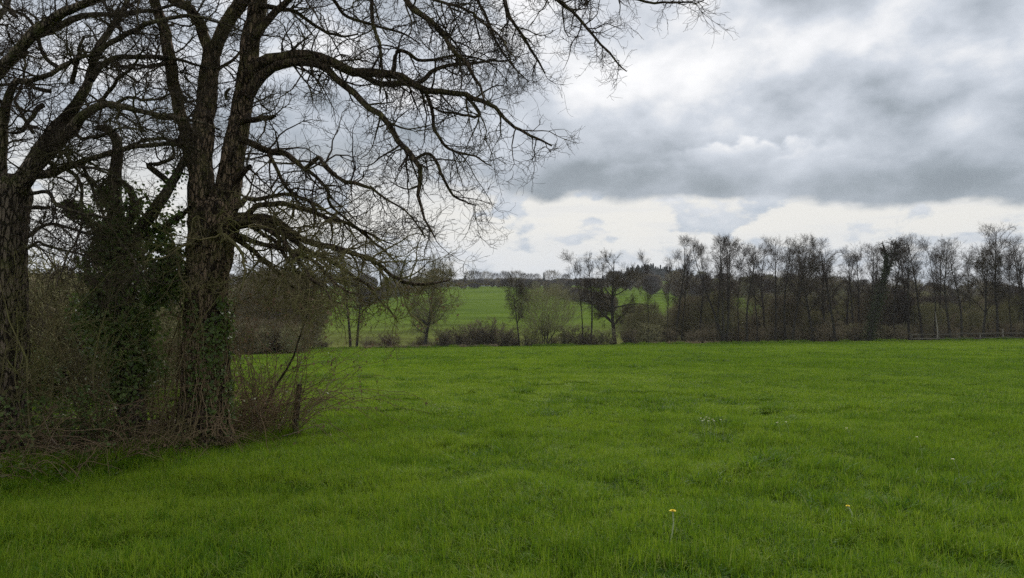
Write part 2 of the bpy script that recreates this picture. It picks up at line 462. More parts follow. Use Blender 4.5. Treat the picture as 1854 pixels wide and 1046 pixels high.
M['conifer'] = mat_leaf('conifer', (0.022, 0.034, 0.022), (0.040, 0.054, 0.034), None, 0.8, 0.05)
M['straw'] = mat_leaf('straw', (0.26, 0.21, 0.12), (0.34, 0.28, 0.17), None, 0.9, 0.3)
M['petal_yellow'] = mat_leaf('petal_yellow', (0.90, 0.66, 0.004), (0.94, 0.76, 0.008), None, 0.6, 0.2)
M['petal_white'] = mat_leaf('petal_white', (0.80, 0.80, 0.78), (0.86, 0.86, 0.84), None, 0.6, 0.2)
M['stem_green'] = mat_leaf('stem_green', (0.46, 0.52, 0.28), (0.52, 0.58, 0.33), None, 0.5, 0.2)

def grass_mat(name, deep, mid, light, dry):
    m, b = new_mat(name)
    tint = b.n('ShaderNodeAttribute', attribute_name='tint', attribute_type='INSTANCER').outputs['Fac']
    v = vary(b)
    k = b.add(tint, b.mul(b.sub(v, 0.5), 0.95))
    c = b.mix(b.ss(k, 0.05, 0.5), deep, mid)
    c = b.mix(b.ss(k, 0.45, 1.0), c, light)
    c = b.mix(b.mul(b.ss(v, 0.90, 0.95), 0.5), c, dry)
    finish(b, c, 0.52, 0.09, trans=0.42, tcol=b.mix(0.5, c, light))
    return m
M['grass'] = grass_mat('grass', (0.036, 0.108, 0.006), (0.100, 0.212, 0.009), (0.240, 0.338, 0.022), (0.36, 0.33, 0.15))
def pasture_mat():
    m, b = new_mat('pasture')
    p = pos(b)
    a = b.noise(p, 0.9, 6, 0.62); c2 = b.noise(p, 0.11, 5, 0.6); c3 = b.noise(p, 7.0, 4, 0.65)
    k = b.add(b.add(b.mul(a, 0.45), b.mul(c2, 0.4)), b.mul(c3, 0.25))
    col = b.mix(b.ss(k, 0.35, 0.72), (0.036, 0.070, 0.006), (0.075, 0.120, 0.008))
    col = b.mix(b.mul(b.ss(b.noise(p, 2.2, 3, 0.6), 0.64, 0.72), 0.5), col, (0.055, 0.044, 0.024))
    finish(b, col, 1.0, 0.0, a, 0.05)
    return m
M['pasture'] = pasture_mat()
def hill_mat():
    m, b = new_mat('hill_pasture')
    p = pos(b)
    sp = b.n('ShaderNodeSeparateXYZ'); b.nt.links.new(p, sp.inputs[0])
    st = b.noise(b.scl(p, (0.25, 1.0, 1.0)), 0.09, 6, 0.65)
    fn = b.noise(b.scl(p, (0.4, 1.0, 1.0)), 0.9, 5, 0.7)
    k = b.add(b.mul(st, 0.65), b.mul(fn, 0.4))
    good = b.mix(b.ss(k, 0.36, 0.70), (0.060, 0.100, 0.012), (0.118, 0.172, 0.022))
    roughg = b.mix(b.ss(k, 0.38, 0.66), (0.065, 0.078, 0.018), (0.130, 0.140, 0.040))
    f = b.ss(b.add(sp.outputs[1], b.mul(b.sub(st, 0.5), 120.0)), 150.0, 260.0)
    finish(b, b.mix(f, roughg, good), 1.0, 0.0)
    return m
M['hill'] = hill_mat()

# ------------------------------------------------------------------ ground
def sheet(name, ys, mat, label, xs=None):
    if xs is None:
        k = np.linspace(-1, 1, 521)
        xs = np.sinh(k * 8.2) / math.sinh(8.2) * 5000 + k * 40
    X, Y = np.meshgrid(xs, ys)
    Z = gz(X, Y) - np.where(Y < EDGE, np.clip((EDGE - Y) / 5, 0, 1) * (0.05 + 0.05 * np.clip(Y / 40, 0, 1)), 0)
    idx = np.arange(X.size).reshape(X.shape)
    q = np.stack([idx[:-1, :-1], idx[:-1, 1:], idx[1:, 1:], idx[1:, :-1]], -1)
    o = MB().add(np.stack([X, Y, Z], -1), q).obj(name, mat)
    return tag(o, label, None, None, 'structure')
YB = EDGE + 1.49
sheet('field', np.concatenate([np.linspace(-60, -2, 20, endpoint=False), np.linspace(-2, 30, 200, endpoint=False), np.linspace(30, YB, 90)]), M['pasture'],
      'flat green pasture in the foreground')
sheet('hill', np.concatenate([[YB, EDGE + 2.2], np.linspace(EDGE + 3, 160, 24, endpoint=False), np.linspace(160, 1000, 150, endpoint=False), np.geomspace(1000, 6000, 30)]), M['hill'],
      'green hillside rising beyond the row of bare trees')

# ------------------------------------------------------------------ scattering (uncountable stuff only)
def scatter(name, label, P, rz, sc, tint, protos, mat, tilt=None):
    src = bpy.data.collections.new(name + '_kinds')
    for i, me in enumerate(protos):
        src.objects.link(bpy.data.objects.new('%s_kind' % name, me))
    me = bpy.data.meshes.new(name)
    n = len(P)
    me.vertices.add(n); me.vertices.foreach_set('co', np.asarray(P, np.float32).ravel())
    rot = np.zeros((n, 3), np.float32); rot[:, 2] = rz
    if tilt is not None: rot[:, :2] = tilt
    a = me.attributes.new('rot', 'FLOAT_VECTOR', 'POINT'); a.data.foreach_set('vector', rot.ravel())
    scv = np.asarray(sc, np.float32)
    if scv.ndim == 1: scv = np.repeat(scv[:, None], 3, 1)
    a = me.attributes.new('scl', 'FLOAT_VECTOR', 'POINT'); a.data.foreach_set('vector', scv.ravel())
    a = me.attributes.new('tint', 'FLOAT', 'POINT'); a.data.foreach_set('value', np.asarray(tint, np.float32))
    a = me.attributes.new('pick', 'INT', 'POINT'); a.data.foreach_set('value', rng.integers(0, len(protos), n).astype(np.int32))
    me.update(); me.materials.append(mat)
    o = bpy.data.objects.new(name, me); C.objects.link(o)
    ng = bpy.data.node_groups.new(name, 'GeometryNodeTree')
    ng.interface.new_socket('Geometry', in_out='INPUT', socket_type='NodeSocketGeometry')
    ng.interface.new_socket('Geometry', in_out='OUTPUT', socket_type='NodeSocketGeometry')
    N = ng.nodes.new; lk = ng.links.new
    gi, go = N('NodeGroupInput'), N('NodeGroupOutput')
    ci = N('GeometryNodeCollectionInfo'); ci.inputs['Collection'].default_value = src
    ci.inputs['Separate Children'].default_value = True; ci.inputs['Reset Children'].default_value = True
    ip = N('GeometryNodeInstanceOnPoints'); ip.inputs['Pick Instance'].default_value = True
    def attr(nm, ty):
        nd = N('GeometryNodeInputNamedAttribute'); nd.data_type = ty; nd.inputs['Name'].default_value = nm
        return nd.outputs['Attribute']
    lk(gi.outputs[0], ip.inputs['Points']); lk(ci.outputs[0], ip.inputs['Instance'])
    lk(attr('pick', 'INT'), ip.inputs['Instance Index'])
    lk(attr('rot', 'FLOAT_VECTOR'), ip.inputs['Rotation']); lk(attr('scl', 'FLOAT_VECTOR'), ip.inputs['Scale'])
    lk(ip.outputs[0], go.inputs[0])
    md = o.modifiers.new('scatter', 'NODES'); md.node_group = ng
    return tag(o, label, None, None, 'stuff')
def tuft(n, rad, ln, wd, mat, spread=0.5, segs=3):
    th = rng.uniform(0, 2 * math.pi, n); rr = rad * np.sqrt(rng.random(n))
    base = np.stack([rr * np.cos(th), rr * np.sin(th), np.full(n, -0.01)], 1)
    h = rng.uniform(0.45, 1.0, n) * ln
    nc = max(3, n // 28); ca = rng.uniform(0, 2 * math.pi, nc); cr_ = rad * np.sqrt(rng.random(nc)); own = rng.integers(0, nc, n)
    cc = np.stack([cr_ * np.cos(ca), cr_ * np.sin(ca)], 1)[own]; hc = rng.uniform(0.6, 1.25, nc)[own]; loose = rng.random(n) < 0.35
    base[:, :2] = np.where(loose[:, None], base[:, :2], cc + rng.normal(0, 0.016 + rad * 0.05, (n, 2))); h = h * np.where(loose, 0.75, hc)
    out_ = base[:, :2] - cc; da = np.where(loose, rng.uniform(0, 2 * math.pi, n), np.arctan2(out_[:, 1], out_[:, 0]) + rng.normal(0, 0.5, n)); lean = np.abs(rng.normal(0, spread, n)) + 0.05
    d = np.stack([np.cos(da), np.sin(da), np.zeros(n)], 1)
    side = np.stack([-np.sin(da), np.cos(da), np.zeros(n)], 1)
    tw = rng.uniform(-0.9, 0.9, n)[:, None]; side = nrm(side + d * tw)
    pts = []
    for k in range(segs + 1):
        t = k / segs
        ang = lean * (0.35 + 1.25 * t)
        if k == 0: c = base.copy()
        else: c = c + (np.sin(ang)[:, None] * d + np.cos(ang)[:, None] * np.array([0, 0, 1.0])) * (h / segs)[:, None]
        wv = wd * (1.0 - t ** 1.6) * rng.uniform(0.8, 1.2, n)
        if k < segs: pts += [c - side * wv[:, None] / 2, c + side * wv[:, None] / 2]
        else: pts += [c]
    V = np.stack(pts, 1); per = V.shape[1]
    i = np.arange(n)[:, None] * per
    q = np.concatenate([i + np.array([2 * k, 2 * k + 1, 2 * k + 3, 2 * k + 2]) for k in range(segs - 1)])
    t_ = i + np.array([per - 3, per - 2, per - 1])
    return MB().add(V, q, t_, a=np.repeat(rng.random(n), per)).mesh('grass_tuft', mat)

# the hedge line on the left: outline of the ground it covers
HA, HB = np.array([-5.49, 7.7]), np.array([-3.42, 11.4])
HD = (HB - HA) / np.linalg.norm(HB - HA); HN = np.array([-HD[1], HD[0]])      # HN points into the hedge (left)
def hedge_uv(x, y):
    q = np.stack([x - HA[0], y - HA[1]], -1)
    return q @ HD, q @ HN
HLEN = np.linalg.norm(HB - HA)
def hpt(u, v, z=0.0):
    q = HA[None] + np.outer(u, HD) + np.outer(v, HN)
    return np.stack([q[:, 0], q[:, 1], gz(q[:, 0], q[:, 1]) + z], 1)
def cone_points(d0, d1, step, margin=1.6):
    y = np.arange(d0, d1, step); out = []
    for yy in y:
        w = 0.74 * yy + margin
        xs = np.arange(-w, w, step)
        out.append(np.stack([xs, np.full_like(xs, yy)], 1))
    p = np.concatenate(out); p += rng.uniform(-0.5, 0.5, p.shape) * step * 1.1
    u, v = hedge_uv(p[:, 0], p[:, 1])
    inside = (v > 0.12 + 0.35 * n2d(p[:, 0], p[:, 1], 0.4, 91)) & (v < 2.6) & (u < HLEN + 0.1) & (rng.random(len(p)) > 0.22)
    return p[~inside]
def lush(x, y):                                     # where the sward grows longer and darker
    a = n2d(x, y, 0.55, 21); b = n2d(x, y, 1.5, 22); c = n2d(x, y, 4.5, 23); e = n2d(x, y, 13.0, 24)
    return np.clip((0.30 * a + 0.35 * b + 0.25 * c + 0.18 * e) / 1.08 * 2.6 - 0.8, 0, 1)
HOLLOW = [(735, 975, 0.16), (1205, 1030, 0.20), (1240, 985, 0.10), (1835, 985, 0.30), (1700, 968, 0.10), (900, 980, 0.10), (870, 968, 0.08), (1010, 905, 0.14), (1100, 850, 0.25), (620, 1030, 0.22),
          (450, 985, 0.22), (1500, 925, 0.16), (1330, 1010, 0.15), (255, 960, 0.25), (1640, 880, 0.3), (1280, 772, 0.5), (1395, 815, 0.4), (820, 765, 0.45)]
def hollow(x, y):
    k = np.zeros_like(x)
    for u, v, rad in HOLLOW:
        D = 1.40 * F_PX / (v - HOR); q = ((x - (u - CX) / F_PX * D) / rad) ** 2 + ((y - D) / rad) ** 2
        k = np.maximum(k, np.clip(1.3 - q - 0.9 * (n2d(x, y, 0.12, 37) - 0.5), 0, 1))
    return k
def make_grass(name, label, d0, d1, step, protos, h):
    p = cone_points(d0, d1, step); n = len(p); x, y = p[:, 0], p[:, 1]
    l = lush(x, y)
    tus = np.clip((n2d(x, y, 0.42, 31) - 0.70) * 6, 0, 1)             # dark tussocks
    bare = np.clip((n2d(x, y, 0.60, 33) - 0.74) * 8, 0, 1)
    fine = n2d(x, y, 0.8, 35)
    s = (0.50 + 0.45 * l + 0.70 * tus + 0.40 * fine) * rng.uniform(0.75, 1.25, n)
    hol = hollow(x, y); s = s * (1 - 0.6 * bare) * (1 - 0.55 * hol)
    fx, fy = (1214 - CX) / F_PX * 5.05, 5.05
    s = np.where((np.abs(x - fx) < 0.08) & (y > fy - 0.40) & (y < fy + 0.03), s * 0.36, s)
    big = n2d(x, y, 18.0, 36)
    tint = 0.76 - 0.56 * l - 0.34 * tus + 0.35 * (big - 0.5) + 0.5 * (n2d(x, y, 1.0, 38) - 0.5) + rng.normal(0, 0.14, n) + np.clip(y / 90, 0, 1) * 0.16 + 0.22 * np.exp(-((x + 4.5) / 3.5) ** 2 - ((y - 6) / 3.5) ** 2)  # last term lightens left foreground grass to offset tree shade; sward also lusher there
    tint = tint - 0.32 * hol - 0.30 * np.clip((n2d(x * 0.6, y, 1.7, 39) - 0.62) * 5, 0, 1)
    z = gz(x, y) - 0.03 * hol
    sc = np.stack([rng.uniform(0.9, 1.15, n), rng.uniform(0.9, 1.15, n), s * h], 1)
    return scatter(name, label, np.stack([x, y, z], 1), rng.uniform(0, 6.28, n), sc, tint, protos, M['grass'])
near_t = [tuft(200, 0.18, 0.135, 0.0058, M['grass'], 0.85) for _ in range(8)]
mid_t = [tuft(420, 0.42, 0.125, 0.0085, M['grass'], 0.8, 2) for _ in range(5)]
far_t = [tuft(420, 1.15, 0.12, 0.018, M['grass'], 0.5, 2) for _ in range(4)]
rim_t = [tuft(460, 2.3, 0.13, 0.036, M['grass'], 0.5, 2) for _ in range(4)]
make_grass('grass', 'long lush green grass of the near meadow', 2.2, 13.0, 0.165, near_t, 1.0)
def long_grass():
    n = 1500; y = 2.3 + 9 * rng.random(n) ** 1.3; x = rng.uniform(-1, 1, n) * (0.74 * y + 1.2); u, v = hedge_uv(x, y); k = ~((v > 0.1) & (u < HLEN)) & (n2d(x, y, 0.9, 41) > 0.42) & ~((np.abs(x - 1.12) < 0.22) & (y > 4.2) & (y < 5.2)); x, y = x[k], y[k]; n = len(x)
    pr = [tuft(46, 0.07, 0.21, 0.0058, M['grass'], 0.75, 4) for _ in range(6)]
    return scatter('grass_tussocks', 'longer splayed tussocks standing out of the near grass', np.stack([x, y, gz(x, y)], 1), rng.uniform(0, 6.28, n), rng.uniform(0.6, 1.15, n), np.clip(rng.normal(0.55, 0.22, n), 0, 1), pr, M['grass'])
long_grass()
def dark_tussocks():
    n = 2600; y = 6.0 + 62 * rng.random(n) ** 1.25; x = rng.uniform(-1, 1, n) * (0.74 * y + 1.5); u, v = hedge_uv(x, y)
    k = ~((v > 0.0) & (v < 2.6) & (u < HLEN)) & (n2d(x * 0.7, y, 2.6, 43) + 0.5 * n2d(x, y, 0.7, 44) > 0.86); x, y = x[k], y[k]; n = len(x)
    pr = [tuft(130, 0.17, 0.19, 0.010, M['grass'], 0.7, 3) for _ in range(5)]
    sc = rng.uniform(0.55, 1.2, n) * (1 + y / 60)
    return scatter('grass_tussocks', 'small dark tussocks dotted over the meadow', np.stack([x, y, gz(x, y)], 1), rng.uniform(0, 6.28, n), np.stack([sc * 1.5, sc, sc * 0.85], 1), np.clip(rng.normal(0.12, 0.14, n), 0, 1), pr, M['grass'])
dark_tussocks()
def edge_grass():
    n = 900; u = rng.uniform(-4.5, HLEN + 0.2, n); v = rng.normal(0.10, 0.12, n); P = hpt(u, v)
    pr = [tuft(50, 0.08, 0.26, 0.0055, M['grass'], 0.6, 4) for _ in range(5)]
    return scatter('grass_verge', 'long uncut grass along the foot of the hedge', P, rng.uniform(0, 6.28, n), rng.uniform(0.55, 1.1, n), np.clip(rng.normal(0.68, 0.2, n), 0, 1), pr, M['grass'])
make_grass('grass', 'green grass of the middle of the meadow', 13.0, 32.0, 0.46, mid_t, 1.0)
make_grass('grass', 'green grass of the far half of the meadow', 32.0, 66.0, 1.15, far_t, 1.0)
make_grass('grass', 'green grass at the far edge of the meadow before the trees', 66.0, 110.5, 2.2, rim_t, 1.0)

# ------------------------------------------------------------------ the near trees on the left
def limb_px(seq, D, d1, n=None, gn=0.02):
    """a limb traced through photo pixels (u, v, width) whose depth drifts from D to D + d1"""
    m = len(seq); pts = []
    wob = rng.normal(0, 0.10, m) * min(1.0, abs(d1) + 0.3)
    for k, (u, v, w) in enumerate(seq):
        f = k / (m - 1); dd = D + d1 * f ** 1.2 + (wob[k] if k else 0)
        p = px(u, v, dd); pts.append([*p, w * 0.5 / F_PX * dd])
    P, r, L = catmull(pts, n or 28)
    g = vnoise(P * 6.0, 3) - 0.5; g2 = vnoise(P * 6.0 + 40, 4) - 0.5; g3 = vnoise(P * 6.0 + 80, 5) - 0.5
    f = np.linspace(0, 1, len(P))[:, None]
    P = P + np.stack([g, g2, g3], 1) * gn * 2 * np.minimum(1, f * 4)
    return P, r, L
def twiggery(limbs, D, name, root, mat, dens=9.0, fine=1.0, trop1=(0, 0, -0.02), seed=0, lens=((0.5, 1.5), (0.22, 0.62), (0.07, 0.24)), tr=0.0028, t0=0.12):
    """three orders of crooked twigs on traced limbs"""
    mb = MB()
    P = np.stack([l[0] for l in limbs]); r = np.stack([l[1] for l in limbs]); L = np.array([l[2] for l in limbs])
    n1 = np.maximum(2, (L * dens).astype(int))
    a, ar = grow(P, r, n1, lens[0], (30, 80), (t0, 1.0), 9, 0.24, trop1, 0.5, 0.016, tr * 1.3, 0.5)
    tubes(mb, a, ar, 4)
    b, br = grow(a, ar, int(7 * fine), lens[1], (30, 75), (0.12, 1.0), 6, 0.30, (0, 0, 0.02), 0.7, 0.008, tr, 0.3)
    tubes(mb, b, br, 3)
    c, cr = grow(b, br, int(5 * fine), lens[2], (30, 75), (0.15, 1.0), 4, 0.34, (0, 0, 0.05), 0.8, 0.004, tr * 0.8, 0.2)
    tubes(mb, c, cr, 3)
    return mb.obj(name, mat, root), (a, b)

def world_tree(name, loc, label, cat):
    return thing(name, (0, 0, 0), label, cat)         # parts are modelled in place; the root is set below
def settle(root, loc):
    """put the Empty at the foot of its tree, the parts stay where they stand"""
    root.location = loc
    for ch in root.children:
        ch.data.transform(__import__('mathutils').Matrix.Translation(-Vector(loc)))

# --- the big oak
OD = 10.2
oak = world_tree('oak_tree', None, 'big bare oak with a forked rough trunk standing at the right of the hedge', 'tree')
foot = px(368, 783, OD)
mb = MB()
P, r, L = catmull([[*px(u, v, OD), w * 0.5 / F_PX * OD] for u, v, w in
                   [(366, 800, 92), (368, 760, 90), (371, 700, 86), (372, 620, 82), (373, 560, 78), (376, 500, 78), (381, 450, 84), (386, 410, 92), (388, 380, 80), (388, 360, 50)]], 190)
r = r * 0.94
bark_tube(mb, P, r, 150, 0.048, 12.5, 0.05, 0.22, 1)
mb.obj('trunk', M['oak_bark'], oak)
def stem(seq, D, d1, n, sides, root, mat, name='limb', rough=0.022, seed=2, slim=0.82):
    P, r, L = limb_px(seq, D, d1, n, 0.02); r = r * slim
    m_ = MB(); bark_tube(m_, P, r, sides, rough, 20.0, 0.06, 0.0, seed); m_.obj(name, mat, root)
    k = np.linspace(0, len(P) - 1, 28).astype(int)
    return P[k], r[k], L
OL = []
OL.append(stem([(378, 450, 62), (368, 390, 66), (364, 330, 56), (366, 270, 48), (372, 200, 43), (379, 135, 40), (383, 95, 36), (384, 80, 20)], OD, 0.0, 130, 84, oak, M['oak_bark'], seed=3))
OL.append(stem([(384, 450, 62), (398, 395, 64), (412, 345, 58), (424, 265, 48), (438, 200, 44), (450, 120, 42), (457, 60, 41), (468, 0, 40), (480, -70, 34), (500, -180, 22), (505, -280, 9)], OD, 0.25, 170, 84, oak, M['oak_bark'], seed=4))
OL.append(stem([(362, 330, 26), (345, 285, 30), (332, 225, 27), (318, 172, 26), (308, 110, 26), (295, 45, 24), (278, 0, 22), (262, -60, 16), (250, -150, 9)], OD, -0.5, 110, 48, oak, M['oak_bark'], seed=5))
OL.append(stem([(384, 105, 26), (368, 62, 24), (347, 20, 22), (312, -4, 20), (280, -30, 16), (230, -80, 8)], OD, -0.6, 70, 40, oak, M['oak_bark'], seed=6))
OL.append(stem([(382, 110, 28), (403, 55, 30), (428, 14, 30), (452, -25, 28), (470, -120, 20), (475, -220, 8)], OD, -0.4, 80, 40, oak, M['oak_bark'], seed=7))
oak_thick = [  # (pixels, depth drift)
 ([(452, 140, 22), (472, 112, 24), (510, 104, 22), (545, 99, 22), (580, 103, 20), (610, 118, 18), (640, 130, 17), (668, 131, 16), (700, 134, 15), (735, 142, 14), (767, 160, 12), (802, 165, 11), (837, 170, 10), (864, 180, 9), (890, 190, 8), (925, 225, 6), (960, 245, 5), (1000, 262, 3)], -0.8),
 ([(449, 175, 22), (468, 142, 22), (500, 118, 18), (550, 112, 15), (590, 122, 14), (615, 148, 13), (645, 172, 12), (662, 190, 12), (695, 215, 11), (715, 245, 11), (738, 272, 10), (753, 290, 10), (763, 312, 9), (757, 350, 7), (765, 390, 5), (790, 430, 3)], -1.3),
 ([(751, 288, 6), (775, 278, 6), (795, 300, 6), (806, 332, 5), (830, 360, 4), (860, 372, 2)], -0.6),
 ([(640, 128, 12), (668, 142, 11), (690, 152, 11), (728, 152, 10), (760, 147, 9), (785, 128, 8), (830, 118, 6), (870, 112, 5), (925, 108, 3)], 0.9),
 ([(712, 134, 9), (718, 97, 8), (735, 98, 7), (760, 110, 6), (800, 105, 5), (840, 98, 4), (900, 118, 3)], 0.5),
 ([(840, 168, 7), (868, 205, 6), (860, 215, 5), (835, 205, 5), (800, 200, 4), (770, 190, 3)], -0.4),
 ([(767, 158, 7), (780, 190, 7), (790, 240, 6), (810, 270, 5), (850, 280, 4), (890, 300, 2)], -0.5),
 ([(432, 250, 14), (450, 257, 13), (485, 273, 12), (516, 277, 11), (534, 290, 10), (553, 304, 9), (573, 284, 8), (588, 296, 8), (604, 314, 7), (626, 328, 7), (648, 332, 7), (670, 339, 6), (700, 360, 4), (740, 390, 3), (770, 430, 2)], -1.2),
 ([(485, 274, 8), (495, 295, 7), (520, 340, 6), (555, 360, 6), (568, 380, 5), (568, 412, 3)], -0.4),
 ([(553, 304, 7), (590, 340, 6), (600, 370, 5), (630, 400, 4), (680, 430, 3), (720, 445, 2)], 0.5),
 ([(425, 402, 24), (455, 396, 18), (485, 395, 15), (515, 410, 13), (545, 432, 12), (595, 445, 11), (650, 462, 9), (683, 476, 8), (705, 494, 7), (732, 511, 7), (774, 513, 5), (815, 507, 3)], -0.8),
 ([(420, 392, 16), (450, 388, 12), (465, 372, 10), (510, 369, 10), (545, 378, 9), (590, 392, 8), (640, 410, 6), (690, 450, 4), (725, 485, 2)], 0.6),
 ([(420, 410, 16), (470, 405, 13), (510, 420, 11), (550, 447, 9), (600, 475, 8), (650, 505, 6), (690, 545, 4), (722, 585, 2)], -0.5),
 ([(420, 380, 12), (440, 366, 11), (445, 358, 9), (470, 362, 8), (520, 350, 7), (570, 370, 5), (615, 400, 4), (650, 440, 2)], 1.2),
 ([(425, 425, 14), (470, 440, 9), (530, 455, 8), (575, 478, 7), (610, 515, 5), (650, 535, 3)], -1.4),
 ([(425, 430, 12), (460, 455, 9), (500, 490, 8), (530, 520, 6), (570, 540, 5), (620, 550, 3)], 0.9),
 ([(420, 400, 12), (480, 412, 9), (520, 445, 8), (560, 500, 6), (590, 525, 4), (600, 560, 2)], -1.9),
 ([(430, 395, 10), (470, 420, 8), (500, 440, 7), (540, 490, 6), (560, 530, 4), (540, 570, 2)], -0.9),
 ([(345, 380, 8), (368, 396, 9), (385, 412, 9), (392, 418, 8), (410, 428, 7), (430, 447, 6), (440, 470, 5), (445, 500, 4), (430, 530, 2)], -0.9),
 ([(378, 395, 8), (370, 425, 6), (335, 443, 5), (300, 462, 4), (275, 470, 2)], -1.0),
 ([(372, 460, 7), (330, 462, 7), (310, 440, 6), (322, 470, 5), (326, 500, 4), (345, 530, 3)], -0.7),
 ([(462, 65, 16), (485, 35, 14), (516, 4, 12), (560, -30, 10), (620, -60, 8), (662, -40, 7), (672, 10, 7), (677, 44, 7), (690, 84, 6), (692, 132, 5), (690, 170, 3)], -0.7),
 ([(474, -20, 22), (560, -80, 16), (660, -60, 14), (715, -30, 12), (741, 5, 11), (755, 22, 11), (776, 35, 10), (802, 58, 9), (815, 84, 8), (846, 119, 7), (868, 154, 5), (880, 200, 3)], -1.0),
 ([(482, -80, 22), (600, -150, 16), (750, -120, 13), (860, -60, 10), (905, -15, 8), (931, 43, 6), (964, 92, 5), (985, 130, 3)], 0.8),
 ([(700, -132, 12), (880, -110, 10), (960, -50, 8), (1007, 0, 7), (1040, 27, 6), (1072, 60, 5), (1104, 97, 4), (1135, 132, 2)], -0.5),
 ([(860, -112, 9), (1000, -60, 8), (1110, -12, 6), (1175, 3, 5), (1229, 6, 4), (1275, 2, 2)], 0.6),
 ([(468, 10, 11), (500, 14, 9), (540, 22, 7), (575, 48, 6), (610, 62, 5), (650, 60, 3)], 1.0),
 ([(560, -30, 8), (600, -5, 7), (630, 30, 6), (690, 50, 5), (730, 62, 4), (760, 80, 2)], 0.4),
 ([(715, -30, 8), (760, -10, 7), (800, 5, 6), (850, 20, 5), (900, 60, 4), (935, 110, 2)], -1.2),
 ([(700, -60, 9), (790, -40, 8), (850, -20, 6), (880, 30, 5), (905, 90, 4), (960, 150, 2)], 1.3),
 ([(410, 180, 6), (409, 168, 6), (416, 160, 5)], 0.05), ([(425, 330, 16), (440, 312, 12), (452, 301, 9)], -0.3),
 ([(432, 222, 12), (460, 215, 11), (485, 214, 9), (497, 211, 6)], -0.4),
 ([(340, 265, 10), (320, 262, 8), (290, 250, 7), (255, 255, 5), (220, 270, 3)], 0.6),
 ([(325, 200, 8), (300, 215, 7), (265, 205, 6), (235, 190, 4), (200, 185, 2)], -0.5),
 ([(310, 110, 8), (280, 122, 7), (245, 118, 5), (210, 130, 3)], 0.7), ([(385, 130, 8), (420, 110, 6), (436, 92, 4)], 0.5),
]
for k, (seq, d1) in enumerate(oak_thick):
    l = limb_px(seq, OD, d1, 28, 0.028 if len(seq) > 3 else 0.005)
    m_ = MB()
    if seq[0][2] >= 13:
        Pq, rq, _ = limb_px(seq, OD, d1, 28, 0.0)
    tubes(m_, l[0], l[1], 9 if seq[0][2] > 9 else 6, np.array([0.5]))
    m_.obj('limb', M['low_twig'] if k in (18, 19, 20) else M['oak_bark'], oak)
    OL.append(l)
upper = OL[:5] + OL[5:15] + OL[26:42]
lowr = OL[15:26]
crown, _ = twiggery(upper, OD, 'crown', oak, M['oak_twig'], 6.4, 1.0, (0, 0, -0.03), tr=0.0021)
crown2, lt = twiggery(lowr, OD, 'crown', oak, M['low_twig'], 7.5, 0.9, (0.01, 0, -0.06), tr=0.0025)
lm = MB()
tw = lt[1].reshape(-1, 3); sel = tw[(tw[:, 2] < px(0, 520, OD)[2]) & (tw[:, 0] > px(430, 0, OD)[0])]
sel = sel[rng.integers(0, len(sel), min(300, len(sel)))]
leaves(lm, sel + rng.normal(0, 0.02, sel.shape), (0.03, 0.055)); lm.obj('dry_leaves', M['dry_leaf'], oak)
# ivy climbing the right side of the trunk
im = MB(); n = 1500
v = rng.uniform(540, 785, n); th = rng.normal(-0.5, 0.8, n)
base = np.array([px(372, vv, OD) for vv in v]); rad = 0.335 + np.abs(rng.normal(0, 0.035, n))
nor = np.stack([np.cos(th), np.sin(th), np.zeros(n)], 1)
keep = n2d(th * 3, v / 60.0, 1.0, 51) > 0.42
leaves(im, (base + nor * rad[:, None])[keep], (0.035, 0.065), nor[keep] * 1.5, 0.6); im.obj('ivy', M['ivy_leaf'], oak)
vm = MB()
for k in range(16):                                   # bare ivy and bramble stems crawling up the trunk
    th0 = rng.uniform(-2.9, -0.2); zz = np.linspace(0, rng.uniform(0.7, 2.2), 22); th_ = th0 + np.cumsum(rng.normal(0, 0.05, 22))
    rr_ = 0.35 + 0.14 * np.exp(-zz / 0.25)
    tubes(vm, np.stack([foot[0] + rr_ * np.cos(th_), foot[1] + rr_ * np.sin(th_), foot[2] + zz], 1), np.linspace(0.011, 0.004, 22), 5)
vm.obj('climbing_stems', M['cane'], oak)
settle(oak, foot)

